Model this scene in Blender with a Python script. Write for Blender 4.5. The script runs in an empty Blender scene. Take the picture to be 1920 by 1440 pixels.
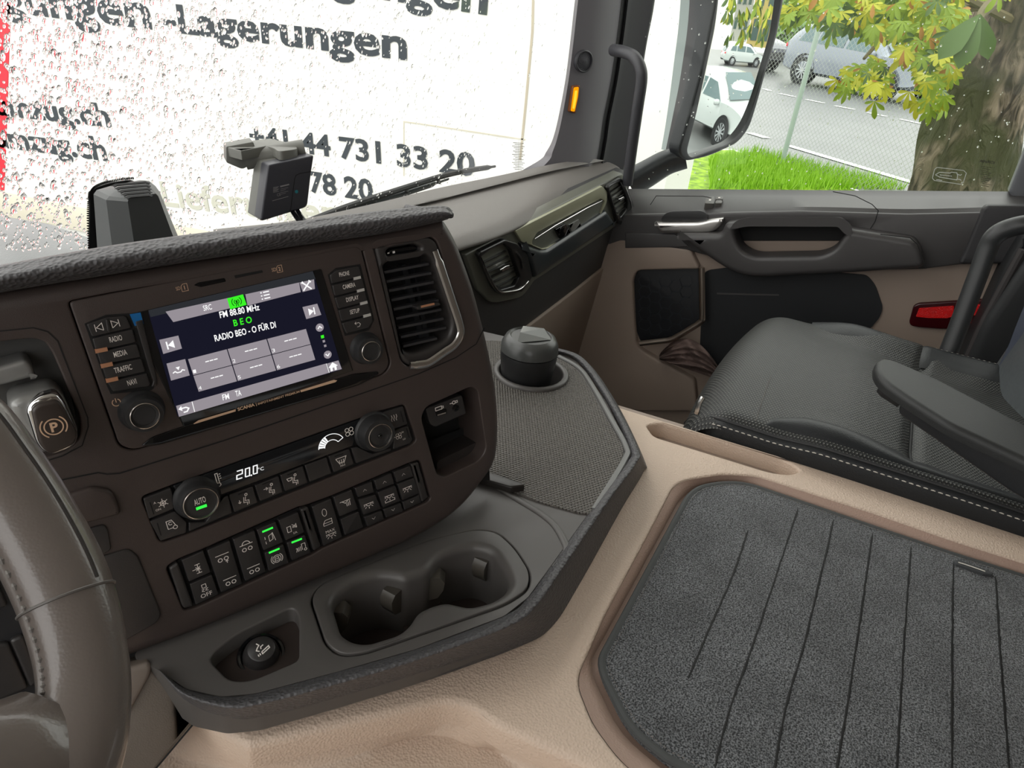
import bpy, bmesh, math, random
from mathutils import Vector as V, Matrix
from mathutils.geometry import delaunay_2d_cdt
random.seed(7)
S = bpy.context.scene
COL = S.collection
# ---------------- camera, sky, exposure ----------------
EYE = V((0, 0, 2.5))            # camera position, ground is z = 0; shapes below are laid out relative to the eye
F = 1331.0                      # focal length in pixels of a 1920 x 1440 frame
_a, _p, _r = math.radians(65.5), math.radians(29.1), math.radians(6.2)
_hd = V((math.sin(_a), math.cos(_a), 0)); _rt = V((math.cos(_a), -math.sin(_a), 0)); _up = V((0, 0, 1))
CD = _hd*math.cos(_p) - _up*math.sin(_p)
_u = _up*math.cos(_p) + _hd*math.sin(_p)
CR = _rt*math.cos(_r) + _u*math.sin(_r)
CU = -_rt*math.sin(_r) + _u*math.cos(_r)
cam = bpy.data.cameras.new('camera'); camo = bpy.data.objects.new('camera', cam); COL.objects.link(camo)
m = Matrix((CR, CU, -CD)).transposed().to_4x4(); m.translation = EYE
camo.matrix_world = m
cam.sensor_fit = 'HORIZONTAL'; cam.sensor_width = 36; cam.lens = 36*F/1920; cam.clip_start = .01; cam.clip_end = 500
S.camera = camo
S.view_settings.view_transform = 'Standard'; S.view_settings.look = 'None'
S.view_settings.gamma = 1; S.view_settings.use_curve_mapping = False
S.view_settings.exposure = EXPOSURE = 1.55
w = bpy.data.worlds.new('overcast_sky'); S.world = w; w.use_nodes = True
nt = w.node_tree; bg = nt.nodes['Background']
tc = nt.nodes.new('ShaderNodeTexCoord'); sx = nt.nodes.new('ShaderNodeSeparateXYZ'); cr_ = nt.nodes.new('ShaderNodeValToRGB')
nt.links.new(tc.outputs['Generated'], sx.inputs[0]); nt.links.new(sx.outputs['Z'], cr_.inputs[0]); nt.links.new(cr_.outputs[0], bg.inputs[0])
cr_.color_ramp.elements[0].position = 0.0; cr_.color_ramp.elements[0].color = (.67, .66, .65, 1)
cr_.color_ramp.elements[1].position = .7; cr_.color_ramp.elements[1].color = (1, .99, .97, 1)
bg.inputs[1].default_value = 1.0

# ---------------- small tools ----------------
def srgb(r, g, b):
    f = lambda c: (c/255/12.92) if c/255 <= .04045 else ((c/255+.055)/1.055)**2.4
    return (f(r), f(g), f(b), 1)
def ray(x, y):
    return ((x-960)*CR - (y-720)*CU + F*CD).normalized()
def PZ(x, y, z): v = ray(x, y); return v*(z/v.z)
def PX(x, y, X): v = ray(x, y); return v*(X/v.x)
def PY(x, y, Y): v = ray(x, y); return v*(Y/v.y)
class Plane:
    def __init__(s, o, n, h):
        s.o = V(o); s.n = V(n).normalized()
        if s.n.dot(s.o) > 0: s.n = -s.n
        h = V(h); s.h = (h - s.n*h.dot(s.n)).normalized(); s.v = s.n.cross(s.h).normalized()
    def p(s, x, y, off=0):
        r = ray(x, y); return r*((s.o + s.n*off).dot(s.n)/r.dot(s.n))
    def uv(s, P): d = P - s.o; return (d.dot(s.h), d.dot(s.v))
    def px(s, x, y, off=0): return s.uv(s.p(x, y, off))
    def w(s, u, v, off=0): return s.o + s.h*u + s.v*v + s.n*off
def zoom(k, x0, y0):
    return lambda pts: [(x0+k*p[0], y0+k*p[1]) + tuple(p[2:]) for p in pts]
ZA = zoom(.427, 120, 440); ZB = zoom(.2916, 120, 440); ZC = zoom(.3195, 500, 440); Z2 = zoom(.3229, 240, 740)
ZPk = zoom(.2083, 0, 600); ZLo = zoom(.4027, 0, 860); Z4 = zoom(.5, 280, 860); ZU = zoom(.2604, 560, 960)
ZM = zoom(.2778, 860, 600); ZD = zoom(.25, 820, 260); ZE = zoom(.3958, 1160, 300); ZG = zoom(.2639, 980, 0)
ZT = zoom(.3229, 1300, 0); ZR = zoom(.2778, 1640, 360); ZS = zoom(.34375, 1260, 560); ZQ = zoom(.25, 1640, 640)
ZL = zoom(.2083, 0, 300); ZV = zoom(.1528, 380, 220); ZH = zoom(.427, 1100, 880); ZK = zoom(.1944, 1100, 480)

def rnd(pts, r, seg=5):
    """round the corners of a closed 2-D polygon; a point may carry its own radius"""
    out = []; n = len(pts)
    for i in range(n):
        p = V(pts[i][:2]); a = V(pts[i-1][:2]); b = V(pts[(i+1) % n][:2])
        rr = pts[i][2] if len(pts[i]) > 2 else r
        la, lb = (a-p).length, (b-p).length
        d = min(rr, la*.48, lb*.48)
        if d < 1e-5: out.append(p); continue
        A = p + (a-p).normalized()*d; B = p + (b-p).normalized()*d
        for k in range(seg+1):
            t = k/seg; out.append(A*(1-t)**2 + p*2*t*(1-t) + B*t*t)
    return out
def area(l): return .5*sum(l[i-1].x*l[i].y - l[i].x*l[i-1].y for i in range(len(l)))
def inset(l, d):
    """move a closed loop inwards by d"""
    n = len(l); s = 1 if area(l) > 0 else -1; out = []
    for i in range(n):
        e1 = l[i]-l[i-1]; e2 = l[(i+1) % n]-l[i]
        if e1.length < 1e-7: e1 = e2
        if e2.length < 1e-7: e2 = e1
        n1 = V((-e1.y, e1.x)).normalized()*s; n2 = V((-e2.y, e2.x)).normalized()*s
        m = n1+n2
        m = m.normalized() if m.length > 1e-4 else n1
        out.append(l[i] + m*d/max(.6, m.dot(n1)))
    return out
def crom(pts, n):
    """Catmull-Rom through points -> n samples"""
    pts = [V(p) for p in pts]; P = [pts[0]*2-pts[1]] + pts + [pts[-1]*2-pts[-2]]
    out = []; m = len(pts)-1
    for k in range(n):
        t = k/(n-1)*m; i = min(int(t), m-1); t -= i
        a, b, c, d = P[i:i+4]
        out.append(.5*((2*b) + (c-a)*t + (2*a-5*b+4*c-d)*t*t + (3*b-a-3*c+d)*t**3))
    return out

def triang(loops):
    """triangulate an outer loop with holes -> (2-D points, triangles)"""
    vs = []; es = []
    for L in loops:
        n = len(vs); m = len(L); vs += [V((p.x*1000, p.y*1000)) for p in L]; es += [(n+i, n+(i+1) % m) for i in range(m)]
    ov, oe, of, *_ = delaunay_2d_cdt(vs, es, [], 1, 1e-5)
    def inside(x, y):
        c = False
        for i, j in es:
            p, q = vs[i], vs[j]
            if (p.y > y) != (q.y > y) and x < (q.x-p.x)*(y-p.y)/(q.y-p.y)+p.x: c = not c
        return c
    fs = [tuple(f) for f in of]
    if len(loops) > 1 or len(loops[0]) > 4: fs = [f for f in fs if inside(sum(ov[i].x for i in f)/len(f), sum(ov[i].y for i in f)/len(f))]
    return [p/1000 for p in ov], fs

class MB:
    def __init__(s): s.v = []; s.f = []; s.m = []
    def add(s, vs, fs, mi=0):
        b = len(s.v); s.v += [V(v) for v in vs]
        for f in fs: s.f.append([b+i for i in f]); s.m.append(mi)
        return s
    def prism(s, pl, outer, holes=(), top=0, base=-.01, bev=0, r=.002, mi=0, mode='px', seg=5, hole_base=None, hbev=None, cap_base=False, bseg=3):
        conv = (lambda q: [pl.px(a[0], a[1], top) + tuple(a[2:]) for a in q]) if mode == 'px' else (lambda q: q)
        O = rnd(conv(outer), r, seg); Hs = [rnd(conv(h), r, seg) for h in holes]
        hb = bev if hbev is None else hbev
        def ringset(L, sgn, bb, bs):
            prof = [(bb, 0)] + ([(bb*(1-math.sin(math.pi/2*k/bseg)), bb*(1-math.cos(math.pi/2*k/bseg))) for k in range(1, bseg+1)] if bb > 0 else []) 
            rings = [(inset(L, i*sgn) if i else L, top-d) for i, d in prof] + [(L, bs)]
            return rings
        sets = [ringset(O, 1, bev, base)] + [ringset(h, -1, hb, base if hole_base is None else hole_base) for h in Hs]
        caps = [st[0][0] for st in sets]
        q, tris = triang(caps); s.add([pl.w(p.x, p.y, top) for p in q], tris, mi)
        for st in sets:
            n = len(st[0][0]); vs = []
            for L, o in st: vs += [pl.w(p.x, p.y, o) for p in L]
            fs = [(j*n+i, j*n+(i+1) % n, (j+1)*n+(i+1) % n, (j+1)*n+i) for j in range(len(st)-1) for i in range(n)]
            s.add(vs, fs, mi)
        if cap_base:
            q, tris = triang([O]); s.add([pl.w(p.x, p.y, base) for p in q], tris, mi)
        return s
    def flat(s, pl, pts, off=0, mi=0, r=0, mode='px'):
        L = rnd([pl.px(a[0], a[1], off)+tuple(a[2:]) for a in pts] if mode == 'px' else pts, r, 4)
        q, tris = triang([L]); s.add([pl.w(p.x, p.y, off) for p in q], tris, mi); return s
    def stroke(s, pl, pts, wd, off=0, mi=0, closed=False, mode='px', thick=0):
        L = [V(pl.px(a[0], a[1], off)) if mode == 'px' else V(a) for a in pts]
        n = len(L); A = []; B = []
        for i in range(n):
            a = L[i-1] if (i or closed) else None; b = L[(i+1) % n] if (i < n-1 or closed) else None
            e = ((L[i]-a).normalized() if a is not None else V((0, 0))) + ((b-L[i]).normalized() if b is not None else V((0, 0)))
            e = e.normalized() if e.length > 1e-6 else V((1, 0))
            k = 1
            if a is not None and b is not None: k = 1/max(.5, e.dot((L[i]-a).normalized()))
            q = V((-e.y, e.x))*wd/2*k; A.append(L[i]+q); B.append(L[i]-q)
        vs = [pl.w(p.x, p.y, off) for p in A] + [pl.w(p.x, p.y, off) for p in B]
        rg = range(n if closed else n-1)
        fs = [(i, (i+1) % n, n+(i+1) % n, n+i) for i in rg]
        s.add(vs, fs, mi)
        if thick:
            vs2 = [v - pl.n*thick for v in vs]
            s.add(vs + vs2, [(i, (i+1) % n, 2*n+(i+1) % n, 2*n+i) for i in rg] + [(n+i, n+(i+1) % n, 3*n+(i+1) % n, 3*n+i) for i in rg], mi)
        return s
    def loft(s, rows, closed=False, mi=0, nu=0, nv=0):
        if nu: rows = [crom(r, nu) for r in rows]
        if nv:
            cols = [crom([r[i] for r in rows], nv) for i in range(len(rows[0]))]
            rows = [[c[j] for c in cols] for j in range(nv)]
        n = len(rows[0]); vs = [v for r in rows for v in r]
        fs = [(j*n+i, j*n+(i+1) % n, (j+1)*n+(i+1) % n, (j+1)*n+i) for j in range(len(rows)-1) for i in range(n if closed else n-1)]
        s.add(vs, fs, mi); return s
    def tube(s, pts, r, seg=10, closed=False, mi=0, squash=1, caps=True, upv=None):
        pts = [V(p) for p in pts]; n = len(pts)
        R = r if isinstance(r, (list, tuple)) else [r]*n
        rings = []; N = None
        for i in range(n):
            a = pts[i-1] if (i or closed) else pts[i]; b = pts[(i+1) % n] if (i < n-1 or closed) else pts[i]
            t = (b-a).normalized()
            if upv is not None: N = (V(upv) - t*V(upv).dot(t)).normalized()
            elif N is None: N = t.orthogonal().normalized()
            else: N = (N - t*N.dot(t)).normalized()
            Bn = t.cross(N)
            rings.append([pts[i] + N*math.cos(2*math.pi*k/seg)*R[i]*squash + Bn*math.sin(2*math.pi*k/seg)*R[i] for k in range(seg)])
        vs = [v for q in rings for v in q]
        fs = [((j % n)*seg+i, (j % n)*seg+(i+1) % seg, ((j+1) % n)*seg+(i+1) % seg, ((j+1) % n)*seg+i) for j in range(n if closed else n-1) for i in range(seg)]
        if caps and not closed: fs += [tuple(range(seg)), tuple((n-1)*seg+i for i in range(seg))]
        s.add(vs, fs, mi); return s
    def lathe(s, c, ax, prof, seg=40, mi=0, xdir=None):
        ax = V(ax).normalized(); X = V(xdir).normalized() if xdir is not None else ax.orthogonal().normalized(); Y = ax.cross(X)
        vs = [V(c) + ax*h + (X*math.cos(2*math.pi*k/seg) + Y*math.sin(2*math.pi*k/seg))*r for r, h in prof for k in range(seg)]
        fs = [(j*seg+i, j*seg+(i+1) % seg, (j+1)*seg+(i+1) % seg, (j+1)*seg+i) for j in range(len(prof)-1) for i in range(seg)]
        s.add(vs, fs, mi); return s
    def box(s, c, ax, ay, az, mi=0):
        c = V(c); ax, ay, az = V(ax), V(ay), V(az)
        vs = [c+ax*i+ay*j+az*k for i in (-1, 1) for j in (-1, 1) for k in (-1, 1)]
        s.add(vs, [(0, 1, 3, 2), (4, 6, 7, 5), (0, 4, 5, 1), (2, 3, 7, 6), (0, 2, 6, 4), (1, 5, 7, 3)], mi); return s
    def blob(s, c, ax, ay, az, nu=14, nv=9, mi=0, pw=1.0):
        c = V(c); ax, ay, az = V(ax), V(ay), V(az); vs = []
        sg = lambda t: math.copysign(abs(t)**pw, t)
        for j in range(nv+1):
            ph = -math.pi/2 + math.pi*j/nv
            for i in range(nu):
                th = 2*math.pi*i/nu
                vs.append(c + ax*sg(math.cos(ph))*sg(math.cos(th)) + ay*sg(math.cos(ph))*sg(math.sin(th)) + az*sg(math.sin(ph)))
        s.add(vs, [(j*nu+i, j*nu+(i+1) % nu, (j+1)*nu+(i+1) % nu, (j+1)*nu+i) for j in range(nv) for i in range(nu)], mi); return s
    def build(s, name, mats, parent=None, ang=35, fix=True, smooth=True):
        me = bpy.data.meshes.new(name); me.from_pydata([tuple(v) for v in s.v], [], s.f)
        if not isinstance(mats, (list, tuple)): mats = [mats]
        for q in mats: me.materials.append(q)
        me.polygons.foreach_set('material_index', s.m)
        bm = bmesh.new(); bm.from_mesh(me); bmesh.ops.remove_doubles(bm, verts=bm.verts, dist=1e-6)
        if fix: bmesh.ops.recalc_face_normals(bm, faces=bm.faces)
        bm.to_mesh(me); bm.free()
        if smooth:
            me.polygons.foreach_set('use_smooth', [True]*len(me.polygons)); me.set_sharp_from_angle(angle=math.radians(ang))
        o = bpy.data.objects.new(name, me); COL.objects.link(o)
        if parent is not None: o.parent = parent
        return o
def tag(o, label=None, cat=None, group=None, kind=None):
    if label: o['label'] = label
    if cat: o['category'] = cat
    if group: o['group'] = group
    if kind: o['kind'] = kind
    return o
def thing(name, label, cat, group=None):
    o = bpy.data.objects.new(name, None); COL.objects.link(o); o.empty_display_size = .05
    return tag(o, label, cat, group)
_tc = {}
def text_mesh(body, bold=0.0):
    k = (body, bold)
    if k not in _tc:
        c = bpy.data.curves.new('t', 'FONT'); c.body = body; c.size = 1; c.offset = bold; c.resolution_u = 3
        o = bpy.data.objects.new('t', c); me = bpy.data.meshes.new_from_object(o)
        _tc[k] = ([v.co.copy() for v in me.vertices], [tuple(p.vertices) for p in me.polygons])
        bpy.data.objects.remove(o); bpy.data.curves.remove(c); bpy.data.meshes.remove(me)
    return _tc[k]
def text(mb, pl, body, bl, br, hpx, off=0, mi=0, bold=0.0, stretch=None, depth=0):
    """text whose baseline runs from bl to br, cap height hpx pixels; lies on plane pl"""
    vs, fs = text_mesh(body, bold)
    if not vs: return
    x0 = min(v.x for v in vs); x1 = max(v.x for v in vs)
    hv, _ = text_mesh('H', bold); ch = max(v.y for v in hv)
    a = V(pl.px(bl[0], bl[1], off)); b = V(pl.px(br[0], br[1], off)); t = V(pl.px(bl[0], bl[1]-hpx, off))
    e = (b-a); u = e.normalized(); q = V((-u.y, u.x)); hh = (t-a).length
    if q.dot(t-a) < 0: q = -q
    out = []
    for v in vs:
        p = a + e*((v.x-x0)/(x1-x0)) + q*(v.y/ch*hh); out.append(pl.w(p.x, p.y, off))
    mb.add(out, fs, mi)
def ctext(mb, pl, body, c, hgt, off=0, mi=0, bold=0.0, wd=None, ang=0):
    """text centred on pixel c, cap height hgt metres, running along the plane's own horizontal"""
    vs, fs = text_mesh(body, bold); x0 = min(v.x for v in vs); x1 = max(v.x for v in vs)
    hv, _ = text_mesh('H', bold); ch = max(v.y for v in hv); k = hgt/ch; kx = wd/(x1-x0) if wd else k
    cu, cv = pl.px(c[0], c[1], off); ca, sa = math.cos(ang), math.sin(ang); out = []
    for v in vs:
        X = (v.x-(x0+x1)/2)*kx; Y = v.y*k - hgt/2
        out.append(pl.w(cu + X*ca - Y*sa, cv + X*sa + Y*ca, off))
    mb.add(out, fs, mi)
def circ(cx, cy, r, a0=0, a1=360, n=16, ry=None):
    return [(cx + r*math.cos(math.radians(a0+(a1-a0)*k/n)), cy + (ry or r)*math.sin(math.radians(a0+(a1-a0)*k/n))) for k in range(n+1)]
def icon(mb, pl, c, size, strokes, off=0, mi=0, wd=.09):
    if size < .0065 and wd == .065: size *= .86; wd = .062
    cu, cv = pl.px(c[0], c[1], off)
    for st in strokes:
        if isinstance(st, tuple) and st[0] == 'fill':
            mb.flat(pl, [(cu+x*size, cv+y*size) for x, y in st[1]], off, mi, mode='uv')
        else:
            mb.stroke(pl, [(cu+x*size, cv+y*size) for x, y in st], size*wd*2, off, mi, mode='uv')

# ---------------- materials ----------------
MATS = {}
def mat(name, col, rough=.5, metal=0, spec=.5, bump=None, var=None, coat=0, emit=None, estr=1, sheen=0):
    """bump = (kind, scale, strength, distance); var = (scale, amount)"""
    if name in MATS: return MATS[name]
    m = bpy.data.materials.new(name); m.use_nodes = True; n = m.node_tree.nodes; l = m.node_tree.links; b = n['Principled BSDF']
    b.inputs['Base Color'].default_value = col; b.inputs['Roughness'].default_value = rough; b.inputs['Metallic'].default_value = metal
    b.inputs['Specular IOR Level'].default_value = spec; b.inputs['Coat Weight'].default_value = coat; b.inputs['Sheen Weight'].default_value = sheen
    tcn = n.new('ShaderNodeTexCoord')
    if emit:
        b.inputs['Emission Color'].default_value = emit; b.inputs['Emission Strength'].default_value = estr
    if var:
        t = n.new('ShaderNodeTexNoise'); t.inputs['Scale'].default_value = var[0]; t.inputs['Detail'].default_value = 5; l.new(tcn.outputs['Object'], t.inputs['Vector'])
        mr = n.new('ShaderNodeMapRange'); mr.inputs['From Min'].default_value = .3; mr.inputs['From Max'].default_value = .7
        mr.inputs['To Min'].default_value = 1-var[1]; mr.inputs['To Max'].default_value = 1+var[1]; l.new(t.outputs['Fac'], mr.inputs['Value'])
        mx = n.new('ShaderNodeVectorMath'); mx.operation = 'SCALE'; mx.inputs[0].default_value = col[:3]; l.new(mr.outputs[0], mx.inputs['Scale'])
        l.new(mx.outputs[0], b.inputs['Base Color'])
    if bump:
        kind, sc, st, dist = bump; bn = n.new('ShaderNodeBump'); bn.inputs['Strength'].default_value = st; bn.inputs['Distance'].default_value = dist
        if kind == 'noise':
            t = n.new('ShaderNodeTexNoise'); t.inputs['Scale'].default_value = sc; t.inputs['Detail'].default_value = 3; o = t.outputs['Fac']
        elif kind == 'grain':
            t = n.new('ShaderNodeTexVoronoi'); t.feature = 'SMOOTH_F1'; t.inputs['Scale'].default_value = sc; t.inputs['Smoothness'].default_value = .4; o = t.outputs['Distance']
        elif kind == 'pebble':
            t = n.new('ShaderNodeTexVoronoi'); t.feature = 'DISTANCE_TO_EDGE'; t.inputs['Scale'].default_value = sc; o = t.outputs['Distance']
        l.new(tcn.outputs['Object'], t.inputs['Vector']); l.new(o, bn.inputs['Height']); l.new(bn.outputs[0], b.inputs['Normal'])
    MATS[name] = m; return m
def dots_mat(name, col, dotcol, pitch, axes, rough=.45, r=.3, st=.5):
    """hexagonal grid of small dots, pitch in metres, laid over two world axes"""
    if name in MATS: return MATS[name]
    m = bpy.data.materials.new(name); m.use_nodes = True; n = m.node_tree.nodes; l = m.node_tree.links; b = n['Principled BSDF']
    b.inputs['Roughness'].default_value = rough
    tcn = n.new('ShaderNodeTexCoord'); sep = n.new('ShaderNodeSeparateXYZ'); l.new(tcn.outputs['Object'], sep.inputs[0])
    def M(op, a, bb=None):
        q = n.new('ShaderNodeMath'); q.operation = op
        for i, val in enumerate((a, bb)):
            if val is None: continue
            if isinstance(val, (int, float)): q.inputs[i].default_value = val
            else: l.new(val, q.inputs[i])
        return q.outputs[0]
    def comp(ax):
        o = None
        for i, k in enumerate(ax):
            if k:
                t = M('MULTIPLY', sep.outputs[i], k); o = t if o is None else M('ADD', o, t)
        return o
    U, W = comp(axes[0]), comp(axes[1])
    k = 2*math.pi/pitch
    f1 = M('COSINE', M('MULTIPLY', U, k)); f2 = M('COSINE', M('ADD', M('MULTIPLY', U, k*.5), M('MULTIPLY', W, k*.866)))
    f3 = M('COSINE', M('SUBTRACT', M('MULTIPLY', U, k*.5), M('MULTIPLY', W, k*.866)))
    s_ = M('ADD', M('ADD', f1, f2), f3)
    mr = n.new('ShaderNodeMapRange'); l.new(s_, mr.inputs['Value']); mr.inputs['From Min'].default_value = 3-4*r*2; mr.inputs['From Max'].default_value = 3-4*r
    mx = n.new('ShaderNodeMix'); mx.data_type = 'RGBA'; l.new(mr.outputs[0], mx.inputs['Factor']); mx.inputs[6].default_value = col; mx.inputs[7].default_value = dotcol
    l.new(mx.outputs[2], b.inputs['Base Color'])
    bn = n.new('ShaderNodeBump'); bn.inputs['Strength'].default_value = st; bn.inputs['Distance'].default_value = pitch*.3; l.new(s_, bn.inputs['Height']); l.new(bn.outputs[0], b.inputs['Normal'])
    MATS[name] = m; return m
def glass_pane(name, tint=(1, 1, 1, 1), gl=.06):
    m = bpy.data.materials.new(name); m.use_nodes = True; n = m.node_tree.nodes; l = m.node_tree.links; n.remove(n['Principled BSDF'])
    t = n.new('ShaderNodeBsdfTransparent'); t.inputs[0].default_value = tint; g = n.new('ShaderNodeBsdfGlossy'); g.inputs['Roughness'].default_value = .02
    x = n.new('ShaderNodeMixShader'); x.inputs[0].default_value = gl; l.new(t.outputs[0], x.inputs[1]); l.new(g.outputs[0], x.inputs[2]); l.new(x.outputs[0], n['Material Output'].inputs[0])
    return m
def emis(name, col, st=1):
    m = bpy.data.materials.new(name); m.use_nodes = True; n = m.node_tree.nodes; l = m.node_tree.links; n.remove(n['Principled BSDF'])
    e = n.new('ShaderNodeEmission'); e.inputs[0].default_value = col; e.inputs[1].default_value = st/(2**EXPOSURE); l.new(e.outputs[0], n['Material Output'].inputs[0]); return m
PLAS = mat('fascia_plastic', srgb(66, 57, 54), .42, bump=('grain', 1500, .12, .0004))
PLAS2 = mat('black_plastic', srgb(52, 49, 48), .4, bump=('grain', 1500, .1, .0004))
BTN = mat('button_plastic', srgb(48, 46, 46), .36)
GAP = mat('gap_black', srgb(10, 10, 11), .7)
SOFT = mat('soft_touch_black', srgb(76, 75, 77), .5, bump=('grain', 340, .9, .0014))
DASH = mat('dash_top_grain', srgb(108, 104, 100), .5, bump=('grain', 900, .35, .0006))
TRAYM = mat('tray_plastic', srgb(82, 79, 77), .42, bump=('noise', 2500, .15, .0003))
BEIGE = mat('beige_plastic', srgb(205, 184, 166), .55, bump=('grain', 430, .8, .0008), var=(6, .03))
BEIGED = mat('taupe_plastic', srgb(150, 134, 122), .55, bump=('grain', 900, .25, .0005))
CHR = mat('satin_chrome', (.62, .61, .6, 1), .22, metal=1)
CHRP = mat('polished_chrome', (.8, .8, .8, 1), .07, metal=1)
GLOSS = mat('gloss_black', srgb(14, 15, 17), .08)
MARK = mat('printed_white', srgb(238, 232, 226), .6)
LEATH = mat('black_leather', srgb(32, 34, 36), .45, spec=.35, bump=('grain', 500, .3, .0006))
WHEELL = mat('wheel_leather', srgb(104, 96, 91), .28, bump=('grain', 900, .15, .0004), coat=.4)
STITCH = mat('pale_thread', srgb(205, 200, 190), .8)
STITCHG = mat('grey_thread', srgb(120, 116, 112), .8)
RUB = mat('rubber_black', srgb(24, 25, 27), .6)
OLIVE = mat('satin_grey_trim', srgb(165, 165, 140), .32, metal=.1)
GREEN = emis('green_led', srgb(60, 255, 80), 1)
WHITEE = emis('display_white', (1, 1, 1, 1), 1)

# =============== setting: cab shell ===============
_h = (CR*2117 + CU*750 + CD*1331).normalized(); _v = (CR*390 - CU*2980 + CD*1331).normalized()
FP = Plane(ray(440, 640)*.58, _h.cross(_v), _h)          # centre fascia, turned towards the driver
DX = 1.70
DP = Plane((DX, 0, 0), (-1, 0, 0), (0, -1, 0))           # passenger door
WSB = V((1.2, .755, -.36)); WSN = V((0, -math.cos(math.radians(14)), -math.sin(math.radians(14))))
WP = Plane(WSB, WSN, (1, 0, 0))                           # windscreen
_A = PZ(865, 467, -.40); _B = PX(1180, 330, 1.68)
_dn = (_B-_A).cross(V((0, .12, -1)))
DF = Plane(_A, _dn, _B-_A)                                # passenger side dash face
TZ = -.49; TP = Plane((0, 0, TZ), (0, 0, 1), (1, 0, 0))  # tray
BZ = -.548; BP = Plane((0, 0, BZ), (0, 0, 1), (1, 0, 0)) # beige console top

def struct(name, mb, mats, **k): o = mb.build(name, mats, **k); o['kind'] = 'structure'; return o
struct('floor', MB().box((.55, -.3, -1.12), (1.2, 0, 0), (0, 1.05, 0), (0, 0, .02)), mat('cab_floor_mat', srgb(40, 38, 38), .9))
LIN = mat('headliner', srgb(226, 218, 208), .9)
struct('ceiling', MB().box((.55, -.48, .66), (1.35, 0, 0), (0, 1.12, 0), (0, 0, .02)), LIN)
struct('wall_front', MB().box((.5, .86, -.88), (1.3, 0, 0), (0, .02, 0), (0, 0, .36)), mat('firewall', srgb(34, 33, 33), .8))
struct('wall_rear', MB().box((.55, -1.6, -.23), (1.3, 0, 0), (0, .02, 0), (0, 0, .88)), mat('rear_curtain', srgb(120, 110, 102), .9))
lw = MB(); lw.box((-.72, -.48, -.67), (.02, 0, 0), (0, 1.14, 0), (0, 0, .45)); lw.box((-.72, -1.1, .22), (.02, 0, 0), (0, .5, 0), (0, 0, .43))
struct('wall_left', lw, LIN)
struct('wall_right', MB().box((1.84, -1.1, .0), (.02, 0, 0), (0, .5, 0), (0, 0, .66)), LIN)
# windscreen glass
b = MB(); b.prism(WP, [(-1.9, -.12), (.62, -.12), (.62, 1.1), (-1.9, 1.1)], top=-.004, base=-.010, r=.03, mode='uv', cap_base=True)
struct('window_1', b, glass_pane('windscreen_glass', (.98, .985, .975, 1), .03))
struct('window_2', MB().box((1.80, -.05, .2), (.003, 0, 0), (0, .62, 0), (0, 0, .62)), glass_pane('door_glass', (.96, .98, .96, 1), .01))

# =============== passenger side dashboard ===============
dash = thing('dashboard', 'dark grey grained dashboard running along the windscreen in front of the passenger seat', 'dashboard')
def zr(pts, z): return [PZ(x, y, z) for x, y in pts]
rows = [zr([(400, 430), (560, 412), (700, 382), (820, 353), (932, 330), (1045, 306), (1115, 298)], -.350),
        zr([(400, 455), (560, 436), (700, 402), (820, 374), (932, 346), (1045, 318), (1135, 301)], -.357),
        zr([(400, 462), (560, 443), (700, 408), (820, 380), (932, 350), (1045, 321), (1140, 303)], -.363),
        zr([(500, 520), (640, 490), (760, 455), (858, 425), (955, 385), (1062, 345), (1158, 312)], -.372),
        zr([(500, 560), (640, 520), (770, 480), (862, 450), (958, 412), (1066, 358), (1165, 320)], -.380),
        zr([(500, 575), (640, 535), (775, 496), (865, 470), (960, 435), (1069, 376), (1168, 332)], -.396)]
rows.append([v + V((0, .05, -.012)) for v in rows[-1]])
MB().loft(rows, nu=40, nv=36).build('dash_top', DASH, dash, ang=60)
b = MB(); b.prism(DF, [(-.6, -.75), (.69, -.75), (.69, .0), (.0, -.012), (-.6, -.02)], top=-.004, base=-.05, r=.001, mode='uv')
b.build('lower_panel', mat('dash_lower_dark', srgb(62, 62, 62), .45, bump=('grain', 1200, .15, .0004)), dash)
b = MB(); b.prism(DF, [(700, 820), (925, 655), (982, 620), (1080, 545), (1168, 474), (1185, 500), (1180, 900), (700, 1000)], top=.003, base=-.03, bev=.004, r=.004)
b.build('beige_knee_panel', BEIGED, dash)
b = MB(); b.prism(DF, ZD([(205, 872), (300, 1133, .004), (400, 1232, .02), (455, 1232, .01), (640, 1190, .02), (725, 1070), (1345, 655), (1400, 690, .02), (1480, 640), (1400, 280), (1390, 262), (1000, 455)]), top=.004, base=-.02, bev=.003, r=.004)
b.build('vent_surround_panel', mat('satin_dark_grey', srgb(98, 99, 90), .34), dash)
b = MB(); b.prism(DF, ZD([(582, 692), (1236, 356), (1278, 400), (1272, 475), (1262, 500), (1225, 575), (820, 830), (785, 835), (695, 795), (632, 775)]), [ZD([(712, 768), (750, 705), (1225, 452), (1255, 470), (1222, 570), (830, 818), (792, 826), (716, 796)])], top=.009, base=0, bev=.0015, r=.004)
b.build('trim_strip', OLIVE, dash)
b = MB(); b.prism(DF, ZD([(640, 790), (790, 842), (835, 838), (1280, 545), (1345, 640), (735, 1055), (705, 950)]), top=.016, base=0, bev=.011, r=.006, bseg=5)
b.build('lower_roll', mat('satin_black_roll', srgb(56, 60, 62), .28), dash)
b = MB(); b.flat(DF, ZD([(712, 768), (750, 705), (1225, 452), (1255, 470), (1222, 570), (830, 818), (792, 826), (716, 796)]), .0055)
b.build('shelf_recess', mat('recess_grey', srgb(108, 110, 102), .35), dash)
b = MB(); b.tube([DF.p(*q, .012) for q in ZD([(730, 752), (880, 655), (1000, 590), (1120, 522), (1235, 466)])], [.0015, .003, .0035, .003, .0015], squash=.6); b.build('shelf_rod', CHR, dash)
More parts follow.
